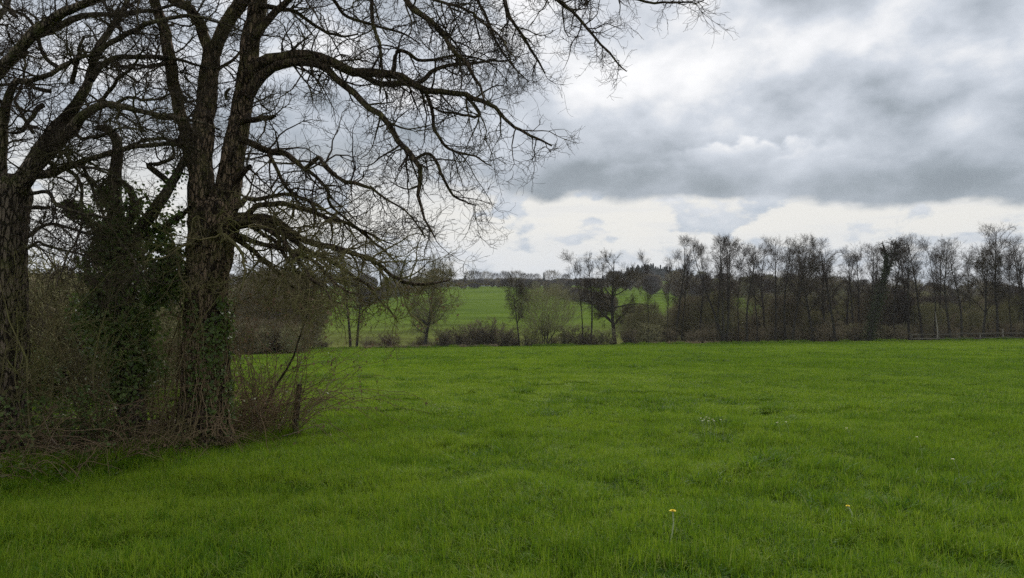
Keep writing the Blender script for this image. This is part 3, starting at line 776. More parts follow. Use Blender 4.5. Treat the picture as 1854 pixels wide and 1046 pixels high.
# --- the left tree
LD = 9.0
ltree = world_tree('oak_tree', None, 'bare tree cut by the left edge of the picture, thick trunk dividing into mossy limbs', 'tree')
foot = px(0, 815, LD)
mb = MB()
P, r, L = catmull([[*px(u, v, LD), w * 0.5 / F_PX * LD] for u, v, w in
                   [(-4, 840, 108), (-4, 760, 100), (-4, 650, 94), (-4, 520, 90), (-2, 420, 90), (2, 370, 92), (9, 340, 84), (12, 316, 50)]], 170)
bark_tube(mb, P, r, 130, 0.026, 19.0, 0.05, 0.35, 11); mb.obj('trunk', M['grey_bark'], ltree)
LLi = []
left_thick = [
 ([(20, 360, 48), (60, 290, 38), (90, 245, 33), (120, 212, 29), (155, 165, 24), (165, 130, 20), (180, 85, 18), (200, 55, 16), (225, 15, 14), (240, -40, 10), (250, -120, 5)], 0.4),
 ([(18, 365, 52), (55, 305, 46), (85, 272, 42), (115, 245, 37), (135, 230, 31), (152, 207, 25), (180, 190, 20), (205, 187, 16), (245, 200, 13), (300, 210, 11), (345, 217, 9), (400, 235, 4)], -0.7),
 ([(15, 330, 28), (50, 319, 23), (90, 315, 20), (120, 303, 18), (155, 290, 14), (190, 280, 14), (230, 268, 13), (270, 262, 12), (330, 262, 9), (365, 272, 4)], -0.4),
 ([(-5, 340, 40), (1, 285, 29), (6, 215, 26), (17, 172, 20), (30, 150, 16), (60, 145, 14), (100, 130, 12), (140, 105, 10), (185, 95, 5)], -0.9),
 ([(-15, 350, 46), (-60, 260, 38), (-45, 185, 33), (0, 125, 30), (30, 95, 28), (60, 62, 28), (95, 35, 26), (130, 15, 22), (165, 0, 20), (220, -40, 14), (300, -90, 6)], -1.2),
 ([(175, 95, 11), (200, 76, 11), (240, 58, 12), (280, 40, 10), (330, 30, 8), (380, 35, 6), (450, 60, 3)], 0.5),
 ([(165, 145, 14), (180, 122, 13), (205, 104, 12), (240, 103, 11), (290, 103, 9), (350, 115, 6), (400, 125, 3)], 0.9),
 ([(55, 70, 14), (90, 55, 14), (130, 35, 14), (170, 25, 11), (215, 25, 10), (250, 20, 9), (280, 17, 8), (340, 0, 4)], 0.6),
 ([(-5, 310, 18), (-30, 180, 14), (-10, 50, 12), (15, 0, 12), (20, -60, 7)], 1.0),
 ([(40, 350, 9), (85, 350, 8), (105, 372, 7), (140, 385, 5), (200, 395, 3)], -0.8),
 ([(118, 305, 9), (142, 325, 8), (150, 370, 6), (145, 420, 5), (120, 470, 4), (105, 520, 2)], -1.2),
 ([(150, 300, 8), (165, 335, 7), (185, 385, 6), (212, 430, 5), (240, 470, 4), (270, 520, 2)], -0.9),
 ([(45, 376, 9), (70, 376, 8), (88, 376, 7)], -0.1),
 ([(48, 430, 9), (85, 405, 7), (120, 410, 6), (165, 425, 5), (210, 430, 3)], -0.5),
 ([(48, 450, 8), (70, 440, 6), (110, 450, 5), (160, 470, 4), (200, 510, 2)], -1.0),
 ([(100, 300, 10), (75, 285, 8), (100, 270, 8), (140, 300, 7), (175, 305, 6), (210, 318, 4)], -0.8),
 ([(78, 190, 12), (60, 205, 10), (40, 235, 8), (20, 245, 5)], -0.5), ([(130, 150, 10), (140, 110, 9), (145, 90, 7), (152, 65, 5)], -0.7),
 ([(110, 125, 10), (80, 100, 8), (60, 40, 7), (25, 20, 6), (0, 5, 4)], -0.3), ([(30, 30, 9), (15, 15, 9), (12, -20, 8), (20, -60, 4)], 0.3),
 ([(90, 165, 9), (65, 160, 8), (35, 150, 7), (0, 152, 6), (-40, 150, 4)], 0.6), ([(60, 240, 8), (35, 200, 7), (30, 180, 6), (45, 120, 5), (40, 60, 3)], 1.0),
 ([(180, 190, 8), (200, 160, 8), (215, 140, 7), (240, 120, 6), (260, 90, 4)], -0.6), ([(205, 190, 8), (235, 175, 7), (270, 180, 6), (310, 170, 4), (345, 175, 2)], -1.0),
 ([(120, 225, 9), (150, 250, 8), (180, 245, 7), (215, 230, 5), (260, 235, 3)], -1.1),
]
for k, (seq, d1) in enumerate(left_thick):
    if k < 5:
        LLi.append(stem(seq, LD, d1, 110, 44, ltree, M['grey_bark'], seed=20 + k, rough=0.018, slim=0.70))
    else:
        l = limb_px(seq, LD, d1, 28, 0.024 if len(seq) > 3 else 0.004); l = (l[0], l[1] * 0.85, l[2])
        m_ = MB(); tubes(m_, l[0], l[1], 8, np.array([0.5])); m_.obj('limb', M['grey_bark'], ltree); LLi.append(l)
twiggery(LLi, LD, 'crown', ltree, M['oak_twig'], 6.6, 1.0, (0, 0, -0.01), lens=((0.35, 1.15), (0.2, 0.55), (0.07, 0.22)), tr=0.0020)
settle(ltree, foot)

# --- the dead tree smothered in ivy between them
ID = 10.0
ivyt = world_tree('ivy_clad_tree', None, 'dead stump of a tree smothered in dark ivy between the two big trunks', 'tree')
foot = px(238, 790, ID)
mb = MB()
P, r, L = catmull([[*px(u, v, ID), w * 0.5 / F_PX * ID] for u, v, w in
                   [(240, 800, 46), (236, 640, 44), (226, 500, 42), (214, 420, 36), (207, 365, 28), (208, 320, 24), (213, 275, 18), (208, 248, 16), (192, 233, 14), (176, 231, 10)]], 130)
bark_tube(mb, P, r, 40, 0.014, 20, 0.08, 0.2, 31); mb.obj('trunk', M['ivy_bark'], ivyt)
arms = [([(235, 450, 24), (265, 400, 22), (290, 365, 20), (315, 325, 16), (335, 285, 11), (352, 262, 6)], -0.2),
        ([(312, 337, 12), (285, 312, 11), (267, 297, 10), (285, 296, 8), (303, 292, 7), (315, 280, 6), (310, 255, 3)], -0.2),
        ([(222, 425, 18), (244, 380, 16), (236, 345, 13), (212, 322, 9)], -0.1), ([(215, 440, 16), (170, 410, 12), (140, 385, 10), (115, 362, 5)], -0.3),
        ([(250, 430, 13), (295, 410, 11), (330, 388, 9), (345, 375, 6)], -0.3), ([(215, 345, 10), (180, 340, 8), (160, 320, 7), (148, 318, 5)], 0.3),
        ([(225, 400, 12), (195, 370, 10), (180, 345, 8), (190, 325, 6)], -0.2)]
IL = []
for k, (seq, d1) in enumerate(arms):
    l = limb_px(seq, ID, d1, 28, 0.01); m_ = MB(); tubes(m_, l[0], l[1], 9, np.array([0.4])); m_.obj('limb', M['ivy_bark'], ivyt); IL.append(l)
im = MB()
def ivy_cloud(im, u0, v0, su, sv, sd, n):
    p = np.array([px(u0, v0, ID)]) + nrm(rng.normal(size=(n, 3))) * 1.55 * (rng.random((n, 1)) ** 0.45) * np.array([su, sd, sv]) / F_PX * ID
    k = n2d(p[:, 0] * 6, p[:, 2] * 6, 1.0, 61) + 0.5 * n2d(p[:, 0] * 14, p[:, 2] * 14, 1.0, 62) > 0.62
    leaves(im, p[k], (0.04, 0.075), np.array([[0, -0.5, 0.3]]), 1.0)
for q in ((200, 446, 20, 24, 20, 800), (182, 498, 22, 40, 24, 1100), (292, 455, 26, 22, 22, 1200), (306, 500, 22, 34, 22, 1000), (236, 520, 44, 36, 32, 2300), (222, 580, 40, 40, 34, 1700),
          (150, 392, 18, 12, 12, 420), (305, 412, 16, 10, 14, 320), (243, 378, 8, 20, 9, 420), (196, 345, 12, 9, 10, 160), (132, 374, 14, 9, 9, 200), (230, 650, 46, 46, 36, 1500), (165, 560, 30, 30, 24, 600)):
    ivy_cloud(im, *q)
for l, s in ((IL[0], 0.07), (IL[2], 0.09), (IL[3], 0.08), (IL[4], 0.08), (IL[6], 0.08)):
    n = 420; kk = rng.integers(0, 20, n); leaves(im, l[0][kk] + rng.normal(0, s, (n, 3)), (0.035, 0.065))
k = (P[:, 2] > px(0, 720, ID)[2]) & (P[:, 2] < px(0, 395, ID)[2]); kk = rng.choice(np.where(k)[0], 2800)
a_ = rng.uniform(0, 6.283, 2800); n_ = np.stack([np.cos(a_), np.sin(a_), 0 * a_], 1); leaves(im, P[kk] + n_ * (r[kk] + 0.03 + np.abs(rng.normal(0, 0.05, 2800)))[:, None], (0.035, 0.07), n_, 0.7)
ivy_cloud(im, 270, 520, 40, 50, 30, 1500); ivy_cloud(im, 175, 500, 26, 44, 26, 900); ivy_cloud(im, 215, 600, 60, 40, 40, 1300)
im.obj('ivy', M['ivy_leaf'], ivyt)
twiggery(IL, ID, 'crown', ivyt, M['oak_twig'], 2.6, 0.7, (0, 0, 0.02), lens=((0.3, 0.9), (0.15, 0.4), (0.06, 0.2)))
settle(ivyt, foot)

# ------------------------------------------------------------------ the hedge at their feet
edge_grass()
def arcs(n, u0, u1, v0, v1, L, lean, wig, K=12, up=0.9, sag=0.16):
    b = hpt(rng.uniform(u0, u1, n), v0 + (v1 - v0) * rng.random(n) ** 1.2, -0.02)
    a = rng.uniform(0, 6.283, n); d = nrm(np.stack([np.cos(a) * lean, np.sin(a) * lean, np.full(n, up) * rng.uniform(0.5, 1.3, n)], 1))
    ls = rng.uniform(L[0], L[1], n); out = np.empty((n, K, 3)); out[:, 0] = b
    for k in range(1, K):
        d = nrm(d + wig * rng.normal(size=(n, 3)) + np.array([0, 0, -sag]))
        out[:, k] = out[:, k - 1] + d * (ls / (K - 1))[:, None]
    g = gz(out[..., 0], out[..., 1]) + 0.02
    out[..., 2] = np.maximum(out[..., 2], g)
    return out
def hedge_part(root, name, mat, A, r0, r1, sides=4):
    m_ = MB(); N, K, _ = A.shape
    rr_ = np.linspace(1, 0, K)[None] * (rng.uniform(0.7, 1.2, N) * (r0 - r1))[:, None] + r1
    tubes(m_, A, rr_, sides); return m_, rr_
hedge = thing('hedge', (0, 0, 0), 'overgrown tangled hedge of brown brambles and ivy under the two big trees', 'hedge')
A = arcs(620, -4.5, 2.75, 0.45, 2.6, (0.5, 1.8), 0.7, 0.16, 12, 1.1, 0.12); m_, ra = hedge_part(hedge, 'canes', M['cane'], A, 0.0065, 0.002)
B, rb = grow(A, ra, 4, (0.12, 0.5), (30, 80), (0.2, 1.0), 5, 0.3, (0, 0, 0.0), 0.7, 0.004, 0.0014); tubes(m_, B, rb, 3)
m_.obj('canes', M['cane'], hedge)
A2 = arcs(135, -4.5, 2.9, 0.5, 2.6, (1.6, 3.4), 0.22, 0.10, 14, 1.2, 0.0); m2, r2 = hedge_part(hedge, 'stems', M['shrub_twig'], A2, 0.014, 0.003, 5)
B2, rb2 = grow(A2, r2, 12, (0.35, 1.1), (25, 65), (0.2, 1.0), 7, 0.22, (0, 0, 0.06), 0.5, 0.006, 0.002); tubes(m2, B2, rb2, 4)
B3, rb3 = grow(B2, rb2, 5, (0.12, 0.45), (30, 70), (0.15, 1.0), 4, 0.26, (0, 0, 0.02), 0.7, 0.003, 0.0016); tubes(m2, B3, rb3, 3)
m2.obj('stems', M['low_twig'], hedge)
dl = MB(); q = hpt(rng.uniform(-4.5, 2.8, 3000), 0.25 + 2.3 * rng.random(3000)); q[:, 2] += 0.02 + np.abs(rng.normal(0, 0.12, 3000))
leaves(dl, q, (0.03, 0.07), np.array([[0, 0, 0.8]])); dl.obj('dry_leaves', M['dry_leaf'], hedge)
bl = MB(); pt = A.reshape(-1, 3); pt = pt[rng.integers(0, len(pt), 9000)] + rng.normal(0, 0.06, (9000, 3)); leaves(bl, pt, (0.03, 0.06))
u_ = rng.uniform(-4, 2.7, 15000); v_ = rng.uniform(0.3, 2.5, 15000); z_ = rng.random(15000) * (0.7 + 0.9 * n2d(u_, v_, 0.7, 71)); k = n2d(u_ * 2.2, z_ * 2.2 + v_, 1.0, 72) > 0.52
leaves(bl, hpt(u_[k], v_[k], z_[k]), (0.035, 0.065), np.array([[0, -0.3, 0.4]])); bl.obj('leaves', M['bramble_leaf'], hedge)
q = hpt(np.array([-4.5]), np.array([1.3]))[0]
# the leaf litter and earth it stands in
lb = MB(); uu, vv = np.meshgrid(np.linspace(-5, HLEN + 0.25, 60), np.linspace(0.02, 2.7, 26)); qq = hpt(uu.ravel(), vv.ravel())
ed = np.minimum(np.minimum(vv.ravel() - 0.02, 2.7 - vv.ravel()), HLEN + 0.25 - uu.ravel()); qq[:, 2] += -0.03 + 0.09 * np.clip(ed / 0.3, 0, 1) + 0.07 * n2d(qq[:, 0], qq[:, 1], 0.18, 77) * np.clip(ed / 0.2, 0, 1)
ix = np.arange(uu.size).reshape(uu.shape); lb.add(qq, np.stack([ix[:-1, :-1], ix[:-1, 1:], ix[1:, 1:], ix[1:, :-1]], -1), a=rng.random(uu.size))
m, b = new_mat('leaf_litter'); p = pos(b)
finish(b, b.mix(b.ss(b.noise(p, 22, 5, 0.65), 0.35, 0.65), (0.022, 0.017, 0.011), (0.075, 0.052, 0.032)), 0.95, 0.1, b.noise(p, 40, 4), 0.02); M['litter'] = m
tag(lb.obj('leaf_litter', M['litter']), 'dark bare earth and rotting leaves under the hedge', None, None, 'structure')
dc = MB()
for a_ in arcs(20, -2.6, 2.6, 0.10, 0.5, (0.3, 0.8), 0.8, 0.14, 10, 0.6, 0.10):
    dc = MB(); tubes(dc, a_, np.linspace(0.007, 0.003, 10), 5); dc.obj('dead_stem', M['dead_cane'], hedge)

A = arcs(260, -4.6, 0.9, -0.15, 0.6, (0.4, 1.5), 0.6, 0.18); m_, ra = hedge_part(hedge, 'canes', M['cane'], A, 0.006, 0.002)
B, rb = grow(A, ra, 4, (0.1, 0.4), (30, 80), (0.2, 1.0), 4, 0.3, (0, 0, 0.0), 0.7, 0.004, 0.0014); tubes(m_, B, rb, 3); m_.obj('canes', M['cane'], hedge)
bl = MB(); pt = A.reshape(-1, 3); pt = pt[rng.integers(0, len(pt), 1800)] + rng.normal(0, 0.05, (1800, 3)); leaves(bl, pt, (0.03, 0.055)); bl.obj('leaves', M['bramble_leaf'], hedge)
A = arcs(150, 1.2, 2.9, -0.12, 0.25, (0.5, 1.5), 0.6, 0.16); m_, ra = hedge_part(hedge, 'canes', M['cane'], A, 0.006, 0.002)
B, rb = grow(A, ra, 4, (0.1, 0.4), (30, 80), (0.2, 1.0), 4, 0.3, (0, 0, 0.0), 0.7, 0.004, 0.0014); tubes(m_, B, rb, 3); m_.obj('canes', M['cane'], hedge)
tang = thing('bramble_thicket', (0, 0, 0), 'open see-through tangle of brambles between the oak trunk and the leaning post', 'bramble')
A = arcs(250, 2.75, HLEN + 0.18, 0.02, 0.9, (1.2, 2.9), 0.5, 0.16, 14, 1.15, 0.10); m_, ra = hedge_part(tang, 'canes', M['cane'], A, 0.0065, 0.002)
B, rb = grow(A, ra, 7, (0.15, 0.6), (35, 80), (0.15, 1.0), 5, 0.3, (0, 0, 0.0), 0.7, 0.004, 0.0014); tubes(m_, B, rb, 3)
m_.obj('canes', M['cane'], tang)
bl = MB(); pt = B.reshape(-1, 3); pt = pt[rng.integers(0, len(pt), 1500)] + rng.normal(0, 0.02, (1500, 3)); leaves(bl, pt, (0.02, 0.045)); bl.obj('leaves', M['bramble_leaf'], tang)
dl = MB(); pt = B.reshape(-1, 3); pt = pt[rng.integers(0, len(pt), 420)]; leaves(dl, pt, (0.03, 0.06)); dl.obj('dry_leaves', M['dry_leaf'], tang)
dc = MB()
for a_ in arcs(9, 2.8, HLEN, 0.0, 0.3, (0.7, 1.3), 0.6, 0.06, 10, 0.9, 0.02):
    dc = MB(); tubes(dc, a_, np.linspace(0.009, 0.004, 10), 5); dc.obj('dead_stem', M['dead_cane'], tang)

# a hawthorn at the end of the hedge whose crown fills the space under the oak's low boughs
haw = thing('hawthorn', (0, 0, 0), 'small bare hawthorn with olive twigs and a few brown leaves right of the oak trunk', 'tree')
b0 = hpt(np.array([2.95, 3.15, 3.45, 3.7, 3.9]), np.array([0.7, 0.95, 0.6, 0.8, 0.5]), -0.05); n = len(b0)
out = np.empty((n, 12, 3)); out[:, 0] = b0; d = nrm(np.stack([rng.uniform(-0.12, 0.14, n), rng.uniform(-0.15, 0.1, n), np.ones(n)], 1))
for k in range(1, 12):
    d = nrm(d + 0.09 * rng.normal(size=(n, 3)) + np.array([0.0, 0, 0.05])); out[:, k] = out[:, k - 1] + d * 0.25
tm = MB(); tr_ = np.linspace(0.026, 0.007, 12)[None].repeat(n, 0); tubes(tm, out, tr_, 7); tm.obj('trunk', M['ivy_bark'], haw)
cm = MB(); B, rb = grow(out, tr_, 8, (0.5, 1.35), (40, 85), (0.32, 1.0), 8, 0.2, (0, 0, 0.0), 0.5, 0.008, 0.0025); tubes(cm, B, rb, 4)
B2, rb2 = grow(B, rb, 6, (0.2, 0.6), (30, 75), (0.1, 1.0), 5, 0.28, (0, 0, 0.02), 0.7, 0.005, 0.002); tubes(cm, B2, rb2, 3)
B3, rb3 = grow(B2, rb2, 4, (0.06, 0.22), (30, 75), (0.1, 1.0), 3, 0.3, (0, 0, 0.02), 0.8, 0.003, 0.0018); tubes(cm, B3, rb3, 3); cm.obj('crown', M['low_twig'], haw)
dl = MB(); pt = B2.reshape(-1, 3); pt = pt[rng.integers(0, len(pt), 420)]; leaves(dl, pt, (0.03, 0.06)); dl.obj('dry_leaves', M['dry_leaf'], haw)

# fence posts lost in the hedge
def old_post(u, v_top, D, w, lean, label, group=None):
    g = ground(u, D); top = px(u + lean, v_top, D)
    P, r, L = catmull([[g[0], g[1], g[2] - 0.1, w], [*(g * 0.5 + top * 0.5), w * 0.95], [*top, w * 0.88]], 40)
    m_ = MB(); bark_tube(m_, P, r, 28, 0.006, 26, 0.10, 0.0, int(u)); n0 = len(P)
    t_ = MB(); t_.add(np.concatenate([P[-1:] + [[0, 0, 0.012]], P[-1] + 0.9 * r[-1] * np.stack([np.cos(np.arange(12) * math.pi / 6), np.sin(np.arange(12) * math.pi / 6), np.zeros(12)], 1)]),
                    t=[[0, 1 + k, 1 + (k + 1) % 12] for k in range(12)])
    root = thing('fence_post', tuple(g), label, 'post', group)
    a = m_.obj('post', M['ivy_bark'], root); c = t_.obj('end_grain', M['ivy_bark'], root)
    for o in (a, c): o.data.transform(__import__('mathutils').Matrix.Translation(-Vector(g)))
    return root
old_post(537, 695, 11.35, 0.044, 5, 'old leaning wooden post at the open right end of the hedge')

# ------------------------------------------------------------------ distant bare trees, a few kinds copied many times
def leader(H, r0, lean=0.0, K=14, wig=0.035, n=1, spread=0.0):
    out = np.empty((n, K, 3)); out[:, 0] = rng.normal(0, spread * 0.3, (n, 3)) * np.array([1, 1, 0]); d = nrm(np.stack([rng.normal(lean, spread * 0.12, n), rng.normal(0, spread * 0.12, n), np.ones(n)], 1))
    if n == 2: out[:, 0, :2] = [[-0.42, 0.0], [0.42, 0.1]]; d = nrm(np.array([[-0.05, 0, 1.0], [0.045, 0.02, 1.0]])); wig = 0.022
    for k in range(1, K):
        d = nrm(d + wig * rng.normal(size=(n, 3)) + np.array([0, 0, 0.02])); out[:, k] = out[:, k - 1] + d * H / (K - 1) * rng.uniform(0.95, 1.0)
    out[:, 0, 2] = -0.3
    rad = np.linspace(1, 0.14, K)[None].repeat(n, 0) * r0
    return out, rad
def kind_alder(H=15, stems=1, lo=0.36, wide=1.0, nb=46, r0=0.22, lean=0.0, thick=1.0):
    nb = int(nb * 0.88); wide *= 1.22
    T, r = leader(H, r0, lean, n=stems, spread=0.9 if stems > 1 else 0)
    tm = MB(); tubes(tm, T, r, 7)
    cm = MB(); sh = lambda t: 0.55 + 0.65 * np.sin(np.clip((t - lo) / (1 - lo), 0, 1) * math.pi) ** 0.7
    a, ar = grow(T, r, nb, (1.3 * wide, 3.4 * wide), (28, 68), (lo, 1.0), 7, 0.11, (0, 0, 0.07), 0.42, 0.040 * thick, 0.012 * thick, 0.25, sh); tubes(cm, a, ar, 4)
    b_, br = grow(a, ar, 9, (0.8, 1.7), (25, 55), (0.15, 1.0), 5, 0.14, (0, 0, 0.05), 0.65, 0.016 * thick, 0.008 * thick); tubes(cm, b_, br, 3)
    c, cr = grow(b_, br, 6, (0.3, 0.9), (25, 60), (0.15, 1.0), 3, 0.18, (0, 0, 0.04), 0.8, 0.010 * thick, 0.0065 * thick); tubes(cm, c, cr, 3)
    return tm.mesh('alder_trunk', M['alder_bark']), cm.mesh('alder_crown', M['alder_twig'])
def kind_spread(H=12, W=5.0, lo=0.22, nl=13, nb=9, mat='alder_twig', r0=0.24, wig=0.2, thick=1.0, up=0.05, ang=(40, 78)):
    T, r = leader(H * 0.86, r0, wig=0.035)
    tm = MB(); tubes(tm, T, r, 8)
    sh = lambda t: 0.5 + 0.6 * np.sin(np.clip((t - lo) / (1 - lo) * 0.85 + 0.15, 0, 1) * math.pi)
    l, lr = grow(T, r, nl, (W * 0.75, W * 1.15), ang, (lo, 0.97), 9, wig, (0, 0, up), 0.55, 0.14, 0.02 * thick, 0.25, sh); tubes(tm, l, lr, 5)
    cm = MB()
    a, ar = grow(l, lr, nb, (1.0, 2.6), (30, 65), (0.2, 1.0), 6, 0.18, (0, 0, 0.03), 0.55, 0.040 * thick, 0.012 * thick, 0.3); tubes(cm, a, ar, 4)
    b_, br = grow(a, ar, 8, (0.6, 1.4), (28, 65), (0.15, 1.0), 4, 0.18, (0, 0, 0.03), 0.7, 0.016 * thick, 0.009 * thick); tubes(cm, b_, br, 3)
    c, cr = grow(b_, br, 6, (0.3, 0.75), (28, 65), (0.15, 1.0), 3, 0.2, (0, 0, 0.02), 0.8, 0.010 * thick, 0.007 * thick); tubes(cm, c, cr, 3)
    return tm.mesh('spreading_trunk', M['alder_bark']), cm.mesh('spreading_crown', M[mat])
def kind_shrub(H=3.2, ns=22, mat='shrub_twig', lean=0.55, thick=1.0, fine=6, nb=9):
    a_ = rng.uniform(0, 6.283, ns); d = nrm(np.stack([np.cos(a_) * lean * rng.random(ns), np.sin(a_) * lean * rng.random(ns), np.ones(ns)], 1))
    K = 8; out = np.empty((ns, K, 3)); out[:, 0] = rng.normal(0, 0.35, (ns, 3)) * np.array([1, 1, 0]) + np.array([0, 0, -0.2]); ls = rng.uniform(0.7, 1.1, ns) * H
    for k in range(1, K):
        d = nrm(d + 0.10 * rng.normal(size=(ns, 3)) + np.array([0, 0, 0.01])); out[:, k] = out[:, k - 1] + d * (ls / (K - 1))[:, None]
    r = np.linspace(1, 0.35, K)[None].repeat(ns, 0) * 0.035 * thick
    sm = MB(); tubes(sm, out, r, 5)
    cm = MB(); a, ar = grow(out, r, nb, (0.5, 1.5), (25, 65), (0.12, 1.0), 6, 0.18, (0, 0, 0.04), 0.7, 0.022 * thick, 0.011 * thick); tubes(cm, a, ar, 3)
    b_, br = grow(a, ar, fine, (0.25, 0.7), (30, 70), (0.1, 1.0), 4, 0.22, (0, 0, 0.02), 0.8, 0.014 * thick, 0.010 * thick); tubes(cm, b_, br, 3)
    return sm.mesh('shrub_stems', M['alder_bark']), cm.mesh('shrub_crown', M[mat])
def kind_clump(H=10.0, W=3.6, n=1500, r=0.075, mat='shrub_twig', ln=1.5, lo=0.03):
    z = H * (lo + (0.95 - lo) * rng.random(n) ** 0.8); q = (z / H - lo) / (1 - lo); w = W * np.sqrt(np.clip(1 - np.abs(q - 0.52) ** 2.2 / 0.203, 0.01, 1)) * (0.75 + 0.5 * rng.random(n))
    a = rng.uniform(0, 6.283, n); rr_ = w * rng.random(n) ** 0.45
    b0 = np.stack([rr_ * np.cos(a), rr_ * np.sin(a), z], 1); d = nrm(np.stack([np.cos(a) * rr_ / W, np.sin(a) * rr_ / W, np.full(n, 1.1)], 1) + 0.45 * rng.normal(size=(n, 3)))
    l = (ln * rng.uniform(0.5, 1.2, n))[:, None]; mid = b0 + d * l * 0.5 + rng.normal(0, 0.08, (n, 3)); P = np.stack([b0, mid, b0 + d * l], 1)
    cm = MB(); tubes(cm, P, np.array([1.0, 0.8, 0.35])[None].repeat(n, 0) * r, 3)
    tm = MB(); T, tr__ = leader(H * 0.7, 0.2); tubes(tm, T, tr__, 5)
    return tm.mesh('clump_trunk', M['alder_bark']), cm.mesh('clump_crown', M[mat])
def kind_dome():
    sm = kind_shrub(5.6, 16, 'olive_twig', 0.46, 1.3, 2, 4)[0]; cm = kind_clump(7.2, 3.7, 3000, 0.013, 'olive_twig', 1.3, 0.2)[1]
    return sm, cm
KIND = {
 'dome': (7.4, kind_dome()), 'clump1': (10.0, kind_clump()), 'clump2': (10.0, kind_clump(10, 4.4, 1700, 0.08, 'alder_twig')), 'clump3': (10.0, kind_clump(10, 3.8, 1500, 0.075, 'olive_twig')),
 'brush1': (8.0, kind_clump(8, 2.8, 3200, 0.022, 'shrub_twig', 1.1)), 'brush2': (8.0, kind_clump(8, 3.2, 3200, 0.022, 'olive_twig', 1.2)), 'brush3': (8.0, kind_clump(8, 2.6, 2800, 0.022, 'alder_twig', 1.1)),
 'alder1': (15.0, kind_alder()), 'alder2': (15.0, kind_alder(lo=0.45, wide=0.8, nb=36)), 'alder3': (15.0, kind_alder(lo=0.3, wide=1.15, nb=54, lean=0.05)),
 'alder4': (15.0, kind_alder(lo=0.5, wide=1.0, nb=38, lean=-0.08)), 'twin': (15.0, kind_alder(stems=2, lo=0.34, wide=0.95, nb=34)), 'triple': (15.0, kind_alder(stems=3, lo=0.38, wide=0.8, nb=30)),
 'thin': (13.0, kind_alder(H=13, lo=0.4, wide=0.6, nb=28, r0=0.10)), 'oak': (12.5, kind_spread(13, 5.0, 0.2, 15, 10, 'round_twig', 0.30, 0.24)),
 'cone': (12.5, kind_spread(14, 4.6, 0.08, 34, 7, 'olive_twig', 0.24, 0.10, 1.0, 0.07, (40, 75))), 'round': (11.0, kind_spread(12, 4.2, 0.3, 14, 9, 'round_twig', 0.2, 0.16)),
 'shrub1': (3.6, kind_shrub()), 'shrub2': (3.6, kind_shrub(mat='olive_twig', ns=18)), 'shrub3': (3.6, kind_shrub(mat='purple_twig', ns=26, lean=0.8)), 'shrub4': (3.6, kind_shrub(ns=30, lean=0.75)),
 'willow': (7.8, kind_shrub(7.0, 15, 'olive_twig', 0.46, 1.5, 9, 26)), 'thorn': (6.2, kind_shrub(5.6, 15, 'shrub_twig', 0.5, 1.3, 9, 22)),
 'far1': (11.4, kind_clump(11, 5.4, 900, 0.055, 'alder_twig', 1.9, 0.22)), 'far2': (11.4, kind_clump(11, 6.0, 800, 0.055, 'shrub_twig', 2.0, 0.15)), 'far3': (11.4, kind_clump(11, 4.2, 620, 0.055, 'alder_twig', 1.8, 0.25)),
}
def bare(kind, u, vtop, D, label, name='alder_tree', cat='tree', group=None, wide=1.0, vbase=None, parts=('trunk', 'crown'), lean=0.0):
    g = ground(u, D)
    top = px(u, vtop, D)[2]; H = max(0.5, top - g[2]); s = H / KIND[kind][0]
    root = thing(name, tuple(g), label, cat, group, rng.uniform(0, 6.28))
    root.scale = (s * wide, s * wide, s)
    if kind == 'twin': root.rotation_euler = (0, 0, 0.0)
    if lean: root.rotation_euler = (0, lean, 0)
    tm, cm = KIND[kind][1]
    child(parts[0], tm, root); child(parts[1], cm, root)
    return root
RIV = 'bare trees along the far edge of the meadow'
T_ = EDGE + 3.0
bare('twin', 641, 466, T_ - 1, 'dark bare tree with two upright trunks close together, left of the open hillside field', 'alder_tree', group=RIV, wide=1.1)
bare('cone', 770, 478, T_, 'bare tree with a broad cone-shaped crown on one straight trunk before the hillside field', 'bare_tree', group=RIV, wide=1.05)
bare('thorn', 567, 535, T_ - 2, 'small many-stemmed bare tree above a low dark bush, left of the twin trunks', 'bare_tree', group=RIV, wide=0.9)
bare('round', 940, 508, T_, 'slim tree with a pale brown rounded crown rising out of the dark bushes', 'bare_tree', group=RIV, wide=0.75)
bare('dome', 988, 520, T_ + 1, 'many-stemmed willow with a pale olive dome, right of the slim round-crowned tree', 'willow_tree', group=RIV, wide=1.0, parts=('stems', 'crown'))
bare('thin', 1056, 462, T_, 'thinner left one of the paired alders beside the gnarled oak', 'alder_tree', group=RIV, wide=1.0, lean=-0.03)
bare('alder2', 1070, 458, T_ + 2, 'right one of the paired alders, nearest the gnarled oak', 'alder_tree', group=RIV, wide=0.8)
bare('oak', 1113, 449, T_ + 3, 'gnarled oak with a wide bare crown and crooked low boughs in the tree row', 'oak_tree', group=RIV, wide=0.95)
bare('thin', 1174, 463, T_, 'very thin straight tree standing in front of the conifer hilltop', 'alder_tree', group=RIV, wide=0.7)
bare('thin', 1208, 460, T_ + 3, 'slim tree just left of the tall pale alder', 'alder_tree', group=RIV, wide=0.8)
bare('alder1', 1222, 436, T_, 'tall alder with an airy pale top standing clear above the conifer hill', 'alder_tree', group=RIV, wide=0.85)
bare('alder4', 1232, 470, T_ + 1, 'slender tree leaning to the right beside the tall airy alder', 'alder_tree', group=RIV, wide=0.6, lean=0.14)
bare('alder1', 1298, 437, T_ + 1, 'alder leaning slightly left, first of the close clump of dark trunks', 'alder_tree', group=RIV, wide=0.8, lean=-0.06)
bare('triple', 1311, 430, T_ - 1, 'dense dark alder with several close trunks, tallest of its clump', 'alder_tree', group=RIV, wide=0.85)
bare('thin', 1336, 452, T_ + 2, 'thin low-crowned tree right of the close clump of dark trunks', 'alder_tree', group=RIV, wide=0.9)
